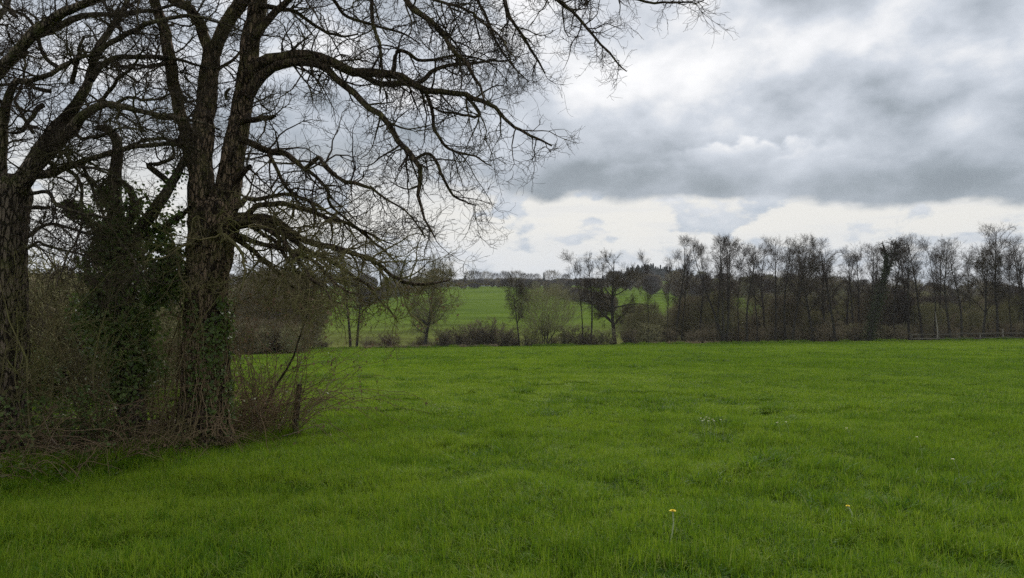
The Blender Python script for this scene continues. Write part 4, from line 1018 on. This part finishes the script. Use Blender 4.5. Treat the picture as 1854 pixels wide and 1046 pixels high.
bare('alder2', 1352, 448, T_, 'first of two even alders between the dark clump and the tall trio', 'alder_tree', group=RIV, wide=0.9)
bare('thin', 1371, 444, T_ + 1, 'second of two even alders, just left of the tall trio', 'alder_tree', group=RIV, wide=1.1)
bare('alder3', 1403, 435, T_, 'left tree of the tall trio with joined crowns', 'alder_tree', group=RIV, wide=0.85)
bare('alder2', 1421, 441, T_ + 2, 'middle tree of the tall trio with joined crowns', 'alder_tree', group=RIV, wide=0.85)
bare('alder1', 1433, 432, T_, 'right tree of the tall trio with joined crowns', 'alder_tree', group=RIV, wide=0.85, lean=0.05)
bare('round', 1472, 455, T_ + 5, 'lower round-topped tree right of the tall trio', 'bare_tree', group=RIV, wide=0.9)
bare('alder1', 1511, 440, T_, 'straight alder standing alone with a pointed top, left of the ivy-clad leaning tree', 'alder_tree', group=RIV, wide=1.0)
bare('twin', 1549, 457, T_ + 3, 'short twin-stemmed alder between the pointed alder and the ivy-clad leaning tree', 'alder_tree', group=RIV, wide=0.8)
bare('alder2', 1618, 447, T_ + 2, 'alder close behind the ivy-clad leaning tree on its right', 'alder_tree', group=RIV, wide=0.8)
bare('alder4', 1645, 440, T_, 'curving alder right of the ivy-clad leaning tree', 'alder_tree', group=RIV, wide=0.9, lean=0.04)
bare('alder1', 1668, 433, T_ + 1, 'straight dark alder above the left end of the rail fence', 'alder_tree', group=RIV, wide=0.85)
bare('thin', 1690, 442, T_ + 2, 'slim tree leaning right above the pale thin stem', 'alder_tree', group=RIV, wide=1.0, lean=0.06)
bare('alder3', 1719, 438, T_, 'broad alder above the middle of the rail fence', 'alder_tree', group=RIV, wide=0.9)
bare('alder2', 1739, 455, T_ + 1, 'alder with a pale lower trunk just behind the rail fence', 'alder_tree', group=RIV, wide=0.95)
bare('round', 1778, 458, T_ + 4, 'round-crowned tree left of the tallest tree on the right', 'bare_tree', group=RIV, wide=0.9)
bare('alder3', 1805, 413, T_ + 2, 'tallest tree of the right-hand row with a fine fan-shaped top', 'alder_tree', group=RIV, wide=0.85)
bare('thin', 1829, 455, T_ + 3, 'slim tree between the tallest tree and the right edge of the picture', 'alder_tree', group=RIV, wide=1.0)
bare('alder1', 1855, 437, T_, 'alder cut by the right edge of the picture', 'alder_tree', group=RIV, wide=0.9)
for u, v in ((1265, 452), (1322, 446), (1385, 450), (1452, 450), (1492, 457), (1530, 462), (1570, 455), (1582, 447), (1632, 452), (1704, 450), (1758, 457), (1788, 448), (1842, 450)):
    bare(('alder1', 'alder2', 'alder3', 'thin', 'alder4')[u % 5], u, v, T_ + rng.uniform(7, 15), 'bare alder half hidden behind the front row of alders', 'alder_tree', group='alders half hidden behind the front row', wide=rng.uniform(0.85, 1.1))
# out of frame but close: the row goes on
bare('alder2', 1905, 440, T_, 'bare alder just beyond the right edge of the picture', 'alder_tree', group=RIV)

# the leaning ivy-clad tree of the row
iv = thing('ivy_clad_tree', tuple(ground(1568, T_ - 1)), 'leaning tree thick with dark ivy along its trunk in the right-hand row', 'tree', RIV)
g = Vector(ground(1568, T_ - 1)); D = T_ - 1
P, r, L = catmull([[*px(u, v, D), w / F_PX * D / 2] for u, v, w in [(1572, 620, 9), (1580, 580, 9), (1592, 540, 8), (1600, 505, 7), (1605, 475, 6), (1602, 455, 4), (1598, 440, 2)]], 20)
P2, r2_, _ = catmull([[*px(u, v, D), w / F_PX * D / 2] for u, v, w in [(1603, 500, 5), (1612, 478, 4), (1618, 462, 3), (1622, 445, 2)]], 20)
LP = np.stack([P, P2]) - np.array(g); LR = np.stack([r, r2_])
m_ = MB(); tubes(m_, LP[:1], LR[:1], 8); m_.obj('trunk', M['alder_bark'], iv); m_ = MB(); tubes(m_, LP[1:], LR[1:], 7); m_.obj('limb', M['alder_bark'], iv)
cm = MB(); a, ar = grow(LP, LR, 36, (1.2, 2.8), (35, 75), (0.45, 1.0), 6, 0.15, (0, 0, 0.05), 0.5, 0.045, 0.016); tubes(cm, a, ar, 4)
b_, br = grow(a, ar, 9, (0.5, 1.1), (30, 65), (0.15, 1.0), 4, 0.2, (0, 0, 0.05), 0.7, 0.022, 0.013); tubes(cm, b_, br, 3)
c, cr = grow(b_, br, 5, (0.2, 0.5), (30, 70), (0.1, 1.0), 3, 0.25, (0, 0, 0.03), 0.8, 0.016, 0.011); tubes(cm, c, cr, 3); cm.obj('crown', M['alder_twig'], iv)
im = MB(); n = 5200; f = rng.random(n) ** 1.1 * 17; i = f.astype(int); sp_ = np.where(f < 11, 0.85, 0.42)
pp = LP[0][i] + (LP[0][i + 1] - LP[0][i]) * (f - i)[:, None] + rng.normal(size=(n, 3)) * (sp_ * rng.uniform(0.5, 1, n))[:, None] * np.array([0.8, 0.8, 1]); leaves(im, pp, (0.12, 0.22))
pp = LP[1][rng.integers(0, 17, 900)] + rng.normal(0, 0.28, (900, 3)); leaves(im, pp, (0.12, 0.2)); im.obj('ivy', M['dark_ivy'], iv)

# bushes that can be told apart on the meadow's far edge
SG = 'bushes along the far edge of the meadow'
bare('shrub3', 706, 598, T_ - 2, 'low round purplish bush between the twin-trunked tree and the cone-shaped tree', 'bush', 'bush', SG, 1.25, parts=('stems', 'crown'))
for kd, u, v, w, lab in (('shrub1', 802, 590, 1.3, 'low dark bush just right of the cone-shaped tree'), ('shrub4', 832, 584, 1.3, 'second dark bush right of the cone-shaped tree'),
                         ('shrub1', 862, 578, 1.35, 'middle one of the dark bushes below the light green field'), ('shrub4', 890, 571, 1.3, 'tallest dark bush below the light green field'),
                         ('shrub1', 918, 588, 1.3, 'dark bush at the foot of the slim round-crowned tree'), ('shrub2', 960, 586, 1.3, 'olive bush between the slim tree and the olive willow'),
                         ('shrub2', 1030, 580, 1.4, 'olive bush right of the olive willow'), ('shrub4', 1062, 588, 1.4, 'dark bush at the foot of the paired alders'),
                         ('shrub2', 1095, 590, 1.4, 'bush under the low boughs of the gnarled oak'), ('shrub1', 1140, 592, 1.5, 'bush right of the gnarled oak trunk'),
                         ('shrub2', 1180, 577, 1.4, 'grey olive bush at the foot of the very thin tree'), ('shrub1', 1212, 590, 1.3, 'dark bush at the foot of the tall airy alder'),
                         ('shrub1', 1255, 596, 1.4, 'brown bush left of the close clump of dark trunks'), ('shrub4', 548, 606, 1.5, 'low dark bush at the foot of the small many-stemmed tree'), ('shrub4', 585, 610, 1.3, 'low dark bush right of the small many-stemmed tree')):
    bare(kd, u, v, T_ + rng.uniform(-1.5, 1.5), lab, 'bush', 'bush', SG, w, parts=('stems', 'crown'))

# the undergrowth behind the row: one brown mass nobody could count
def joined(kind):
    tm, cm = KIND[kind][1]; return cm
def thicket(name, label, kinds, pts, hs, tint=None):
    src = [joined(k) for k in kinds]
    P = np.array(pts); n = len(P)
    sc = np.asarray(hs) / np.mean([KIND[k][0] for k in kinds])
    return scatter(name, label, P, rng.uniform(0, 6.28, n), sc, np.zeros(n), src, M['shrub_twig'])
def band(u0, u1, d0, d1, n, h0, h1, hole=None):
    u = rng.uniform(u0, u1, n); D = rng.uniform(d0, d1, n); x = (u - CX) / F_PX * D
    return np.stack([x, D, gz(x, D)], 1), rng.uniform(h0, h1, n)
P, h = band(660, 1262, T_ + 1, T_ + 6, 40, 1.6, 3.2); thicket('undergrowth', 'low brown scrub along the stream between the bushes', ['shrub1', 'shrub4', 'shrub2'], P, h)
P, h = band(1262, 1990, T_ + 1, T_ + 22, 150, 2.6, 4.4); thicket('undergrowth', 'dense brown undergrowth behind the trunks of the right-hand row', ['shrub1', 'shrub4', 'shrub2', 'shrub1'], P, h)
P, h = band(1240, 1990, T_ + 8, T_ + 45, 130, 5.5, 9.5); thicket('undergrowth', 'taller brown and olive thicket deeper behind the right-hand row', ['thorn', 'willow', 'brush1', 'brush2', 'brush3'], P, h)
P, h = band(1140, 1240, T_ + 15, T_ + 40, 18, 4.5, 7.0); thicket('undergrowth', 'olive thicket behind the gnarled oak', ['willow', 'thorn', 'brush2'], P, h)
P, h = band(-160, 545, 66, 76, 90, 2.4, 4.0); thicket('undergrowth', 'dark far hedge seen behind the big oak trunk', ['shrub1', 'shrub4', 'shrub2'], P, h)
P, h = band(-200, 540, 76, 100, 80, 5.0, 9.5); thicket('undergrowth', 'brown thicket beyond the field on the left', ['thorn', 'willow', 'brush1', 'brush3'], P, h)
P, h = band(400, 560, 90, 112, 14, 5.0, 8.5); thicket('undergrowth', 'brown twiggy thicket seen under the low boughs of the big oak', ['thorn', 'willow', 'brush1'], P, h)
P, h = band(-140, 330, 17, 30, 40, 2.5, 4.2); thicket('undergrowth', 'olive brown scrub close behind the hedge on the left', ['shrub2', 'shrub1', 'shrub2'], P, h)

# hill: hedges, the hilltop row, woods
def hedge_line(label, pix, n, h0, h1):
    q = np.array(pix, float); f = rng.random(n) * (len(q) - 1); i = np.minimum(f.astype(int), len(q) - 2); w = f - i
    u = q[i, 0] * (1 - w) + q[i + 1, 0] * w; D = q[i, 1] * (1 - w) + q[i + 1, 1] * w; D = D + rng.normal(0, 3, n); x = (u - CX) / F_PX * D
    return thicket('hedgerow', label, ['clump1', 'clump2', 'clump3'], np.stack([x, D, gz(x, D)], 1), rng.uniform(h0, h1, n))
hedge_line('hedgerow climbing the hillside left of the light green field', [(655, 300), (690, 360), (735, 430), (775, 500), (815, 560)], 60, 4.5, 8.0)
hedge_line('dark hedgerow along the top of the light green field', [(700, 600), (815, 600), (900, 612), (1000, 615), (1090, 600)], 230, 3.0, 6.0)
hedge_line('hedgerow across the hill left of the twin-trunked tree', [(380, 560), (560, 590), (690, 600), (760, 590)], 90, 5.0, 9.0)
hedge_line('hedgerow down the right side of the light green field', [(890, 560), (950, 490), (1020, 380), (1075, 320), (1110, 260)], 90, 4.0, 6.5)
HT = 'bare trees on the skyline of the hill'
for u, v, kd, w, lab in ((857, 490, 'far1', 1.2, 'round bare tree on the skyline, right of the small dark fir'), (881, 491, 'far2', 0.9, 'second bare tree from the small dark fir on the skyline'),
                        (897, 494, 'far3', 0.9, None), (914, 491, 'far1', 0.9, None), (936, 490, 'far2', 1.0, None), (948, 494, 'far3', 0.9, None), (960, 495, 'far1', 0.8, None), (972, 495, 'far3', 0.8, None),
                        (999, 489, 'far2', 1.15, 'broad bare tree on the skyline, right of the ivy-dark one'), (1025, 496, 'far1', 0.9, 'last bare tree of the skyline row before the gnarled oak'),
                        (720, 471, 'far3', 1.1, 'dark upright tree on the skyline seen through the ends of the oak boughs'), (790, 487, 'far1', 1.3, 'broad tree on the skyline behind the top of the cone-shaped tree'), (812, 492, 'far2', 1.0, 'low bare tree on the skyline left of the small dark fir')):
    bare(kd, u, v, 622 + rng.uniform(-8, 8), lab or 'small bare tree in the middle of the skyline row on the hill', 'bare_tree', 'tree', HT, w)
def kind_fir(H=9, n=2000):
    mbk = MB(); tubes(mbk, np.stack([np.zeros(6), np.zeros(6), np.linspace(-0.3, H, 6)], 1), np.linspace(0.16, 0.02, 6), 5)
    z = H * (0.05 + 0.95 * rng.random(n) ** 1.2); w = (1 - z / H) * H * 0.20 + 0.04; a = rng.uniform(0, 6.283, n); rr_ = w * np.sqrt(rng.random(n)) * (0.8 + 0.3 * np.sin(z * 5))
    fm = MB(); leaves(fm, np.stack([rr_ * np.cos(a), rr_ * np.sin(a), z - 0.25 * rr_], 1), (0.22, 0.5), np.stack([np.cos(a) * 0.6, np.sin(a) * 0.6, np.full(n, 0.7)], 1), 0.5)
    return mbk.mesh('fir_trunk', M['alder_bark']), fm.mesh('fir_crown', M['conifer'])
KIND['fir'] = (9.0, kind_fir()); KIND['fir2'] = (9.0, kind_fir(9, 1500))
bare('fir', 842, 498, 612, 'small dark fir at the left end of the skyline row', 'fir_tree', 'tree', HT, 1.5)
bare('fir2', 985, 493, 612, 'ivy-dark narrow tree on the skyline before the broad one', 'bare_tree', 'tree', HT, 1.0)
def wood(name, label, kinds, x0, x1, y0, y1, n, h0, h1, mat, bell=False):
    x = np.clip(rng.normal((x0 + x1) / 2, (x1 - x0) / 4, n), x0, x1) if bell else rng.uniform(x0, x1, n); y = rng.uniform(y0, y1, n)
    P = np.stack([x, y, gz(x, y)], 1); sc = (h0 + (h1 - h0) * rng.random(n) ** 2.0) / np.mean([KIND[k][0] for k in kinds])
    return scatter(name, label, P, rng.uniform(0, 6.28, n), sc, np.zeros(n), [joined(k) for k in kinds], mat)
wood('conifer_wood', 'dark conifer wood on the farther hilltop behind the gnarled oak', ['fir', 'fir2'], 112, 232, 800, 950, 520, 11, 19, M['conifer'], True)
wood('bare_wood', 'brown leafless wood on the hillside behind the right-hand row', ['clump1', 'clump2', 'clump3', 'far2'], 80, 590, 300, 640, 900, 4, 13, M['shrub_twig'])
wood('bare_wood', 'brown leafless wood along the crest of the hill on the left', ['clump1', 'clump2', 'far1'], -560, -120, 560, 640, 220, 8, 12, M['shrub_twig'])
wood('bare_wood', 'brown leafless wood below the right end of the skyline row', ['clump1', 'clump2', 'far3'], -40, 100, 480, 610, 170, 4, 6.5, M['shrub_twig'])

# ------------------------------------------------------------------ the air: a closed box of thin haze round the whole place
hz = MB(); V = [(x, y, z) for z in (-4.0, 98.0) for y in (-120.0, 6100.0) for x in (-5100.0, 5100.0)]
hz.add(V, [[0, 2, 3, 1], [4, 5, 7, 6], [0, 1, 5, 4], [2, 6, 7, 3], [0, 4, 6, 2], [1, 3, 7, 5]])
hm = bpy.data.materials.new('haze'); hm.use_nodes = True; hm.node_tree.nodes.clear(); hb = NB(hm.node_tree)
ho = hb.n('ShaderNodeOutputMaterial'); hv = hb.n('ShaderNodeVolumePrincipled'); hm.node_tree.links.new(hv.outputs[0], ho.inputs['Volume'])
hv.inputs['Color'].default_value = (0.88, 0.91, 0.95, 1); hv.inputs['Density'].default_value = 0.00016; hv.inputs['Anisotropy'].default_value = 0.0
tag(hz.obj('haze', hm, None, False), 'thin pale haze over the whole valley', None, None, 'stuff')
# ------------------------------------------------------------------ rail fence on the right
fence = thing('rail_fence', tuple(ground(1740, EDGE - 1.0)), 'weathered wooden post and rail fence before the trees at the right edge', 'fence')
fo = np.array(fence.location); fu = [1648, 1662, 1698, 1734, 1773, 1814, 1856, 1900]
def box_between(mb, p, q, w, h):
    p = np.array(p); q = np.array(q); t = nrm(q - p); s = nrm(np.cross(t, [0, 0, 1.0]))
    if not np.isfinite(s).all() or np.linalg.norm(np.cross(t, [0, 0, 1.0])) < 0.01: s = np.array([1.0, 0, 0])
    u = np.cross(s, t); V = [c + s * a * w / 2 + u * b * h / 2 for c in (p, q) for a, b in ((-1, -1), (1, -1), (1, 1), (-1, 1))]
    mb.add(V, [[0, 1, 2, 3], [7, 6, 5, 4], [0, 4, 5, 1], [1, 5, 6, 2], [2, 6, 7, 3], [3, 7, 4, 0]], a=rng.random())
tops = []
for k, u in enumerate(fu):
    g = ground(u, EDGE - 1.0) - fo; h = 1.55 if u == 1814 else rng.uniform(0.98, 1.12); m_ = MB()
    box_between(m_, g + [0, 0, -0.2], g + [rng.normal(0, 0.03), 0, h], 0.15, 0.13); m_.obj('post', M['wood_post'], fence, False); tops.append(g)
for k in range(len(fu) - 1):
    for zz in (0.95, 0.30):
        m_ = MB(); box_between(m_, tops[k] + [0.0, -0.11, zz + rng.normal(0, 0.03)], tops[k + 1] + [-0.02, -0.11, zz + rng.normal(0, 0.03)], 0.05, 0.15); m_.obj('rail', M['wood_post'], fence, False)
g = ground(1695, EDGE - 0.2); st = thing('pale_stem', tuple(g), 'thin pale birch-like stem standing at the rail fence', 'tree')
P, r, L = catmull([[0, 0, -0.2, 0.09], [0.1, 0, 1.6, 0.08], [-0.05, 0, 3.0, 0.06], [-0.12, 0.05, 4.4, 0.02]], 18); m_ = MB(); tubes(m_, P, r, 7); m_.obj('trunk', M['pale_stem'], st)
cm = MB(); a, ar = grow(P[None], r[None], 14, (0.5, 1.3), (30, 60), (0.5, 1.0), 5, 0.15, (0, 0, 0.05), 0.4, 0.02, 0.012); tubes(cm, a, ar, 3); cm.obj('crown', M['alder_twig'], st)
# straw-coloured grass on the bank
u = np.concatenate([rng.uniform(655, 780, 120), rng.uniform(820, 900, 40), rng.uniform(1180, 1300, 50)]); D = EDGE + rng.uniform(-0.6, 1.2, len(u)); x = (u - CX) / F_PX * D
stt = [tuft(70, 0.5, 0.8, 0.03, M['straw'], 0.35, 2) for _ in range(3)]
scatter('dry_grass', 'pale dead grass on the bank at the foot of the far trees', np.stack([x, D, gz(x, D)], 1), rng.uniform(0, 6.28, len(u)), rng.uniform(0.5, 1.0, len(u)), np.zeros(len(u)), stt, M['straw'])

u = rng.uniform(548, 1900, 900); D = EDGE + rng.normal(-0.4, 0.9, 900); u = u[n2d(u / 30.0, D * 0, 1.0, 95) > 0.40]; D = D[:len(u)]; x = (u - CX) / F_PX * D
rg = [tuft(120, 0.7, 0.55, 0.035, M['grass'], 0.45, 2) for _ in range(4)]
scatter('rough_grass', 'rank uncut grass along the far edge of the meadow', np.stack([x, D, gz(x, D)], 1), rng.uniform(0, 6.28, len(u)), rng.uniform(0.4, 1.15, len(u)), rng.uniform(0.0, 0.7, len(u)), rg, M['grass'])
# ------------------------------------------------------------------ flowers
def flower(u, v, D, h, head, kind, label, group):
    x = (u - CX) / F_PX * D; g = np.array([x, D, float(gz(x, D))]); top = px(u, v, D) - g
    if kind == 'dandelion': top[2] = max(top[2], 0.05)
    root = thing(kind, tuple(g), label, 'flower', group)
    lean = np.array([-0.18 * top[2], 0.0, 0]) if kind == 'dandelion' else np.zeros(3)
    P, r, L = catmull([[*lean, 0, 0.0028 if kind == 'dandelion' else 0.0015], [*(lean * 0.2 + top * 0.55)[:3], 0.0026 if kind == 'dandelion' else 0.0014], [*top, 0.0026 if kind == 'dandelion' else 0.0012]][0:1] and
                      [[lean[0], lean[1], -0.01, 0.0060], [lean[0] * 0.4, 0.0, top[2] * 0.55, 0.0056], [top[0], top[1], top[2], 0.0050]], 10)
    if kind == 'daisy': r = r * 0.3
    m_ = MB(); tubes(m_, P, r, 6); m_.obj('stem', M['stem_green'], root)
    rows = ((40, 1.0, 0.10), (34, 0.78, 0.45), (26, 0.5, 0.9), (16, 0.26, 1.3)) if kind == 'dandelion' else ((18, 1.0, 0.12), (14, 0.9, 0.3))
    pm = MB()
    for n_, L_, upa in rows:
        a = np.arange(n_) * 6.2832 / n_ + rng.normal(0, 0.06, n_); Lr = head / 2 * L_ * rng.uniform(0.9, 1.05, n_)
        d = np.stack([np.cos(a) * math.cos(upa), np.sin(a) * math.cos(upa), np.full(n_, math.sin(upa))], 1); s = np.stack([-np.sin(a), np.cos(a), np.zeros(n_)], 1) * head * 0.045
        c = top + d * Lr[:, None]; i = np.arange(n_)[:, None] * 4
        pm.add(np.stack([top - s * 0.4 + [0, 0, 0.001], top + s * 0.4 + [0, 0, 0.001], c + s, c - s], 1), i + np.array([0, 1, 2, 3]), a=np.repeat(rng.random(n_), 4))
    pm.obj('petals', M['petal_yellow'] if kind == 'dandelion' else M['petal_white'], root)
    if kind == 'daisy':
        e = MB(); a = np.arange(10) * 0.62832; e.add(np.concatenate([[top + [0, 0, 0.006]], top + np.stack([np.cos(a), np.sin(a), np.full(10, 0.2)], 1) * head * 0.2]), t=[[0, 1 + k, 1 + (k + 1) % 10] for k in range(10)]); e.obj('eye', M['petal_yellow'], root)
    else:
        e = MB(); tubes(e, np.stack([top - [0, 0, 0.016], top - [0, 0, 0.006], top + [0, 0, 0.002]]), np.array([0.003, 0.008, 0.007]), 8); e.obj('bud_cup', M['stem_green'], root)
    return root
flower(1218, 925, 5.1, 0.15, 0.048, 'dandelion', 'yellow dandelion in full flower on a long bare stem in the near grass', None)
flower(1535, 916, 5.6, 0.10, 0.034, 'dandelion', 'smaller yellow dandelion half hidden in the grass to the right', None)
DG = 'white daisies in the meadow'
def depth_at(v): return 1.33 * F_PX / (v - HOR)
for u, v in ((1269, 757), (1275, 759), (1279, 755), (1284, 757), (1290, 759), (1293, 762), (1272, 762), (1305, 760), (1282, 762)):
    flower(u, v, depth_at(v + 3), 0.08, 0.032, 'daisy', 'tiny white daisy in the loose cluster in the middle of the meadow', DG)
for u, v, lab in ((1660, 791, 'bright white daisy alone in the right half of the meadow'), (1725, 831, 'white daisy nearest to the right edge of the meadow'), (1407, 765, 'tiny white daisy of a pair right of the daisy cluster'), (1423, 764, 'brighter daisy of a pair right of the daisy cluster'), (1533, 775, 'faint white daisy between the pair and the lone bright daisy')):
    flower(u, v, depth_at(v + 3), 0.08, 0.034, 'daisy', lab, DG)
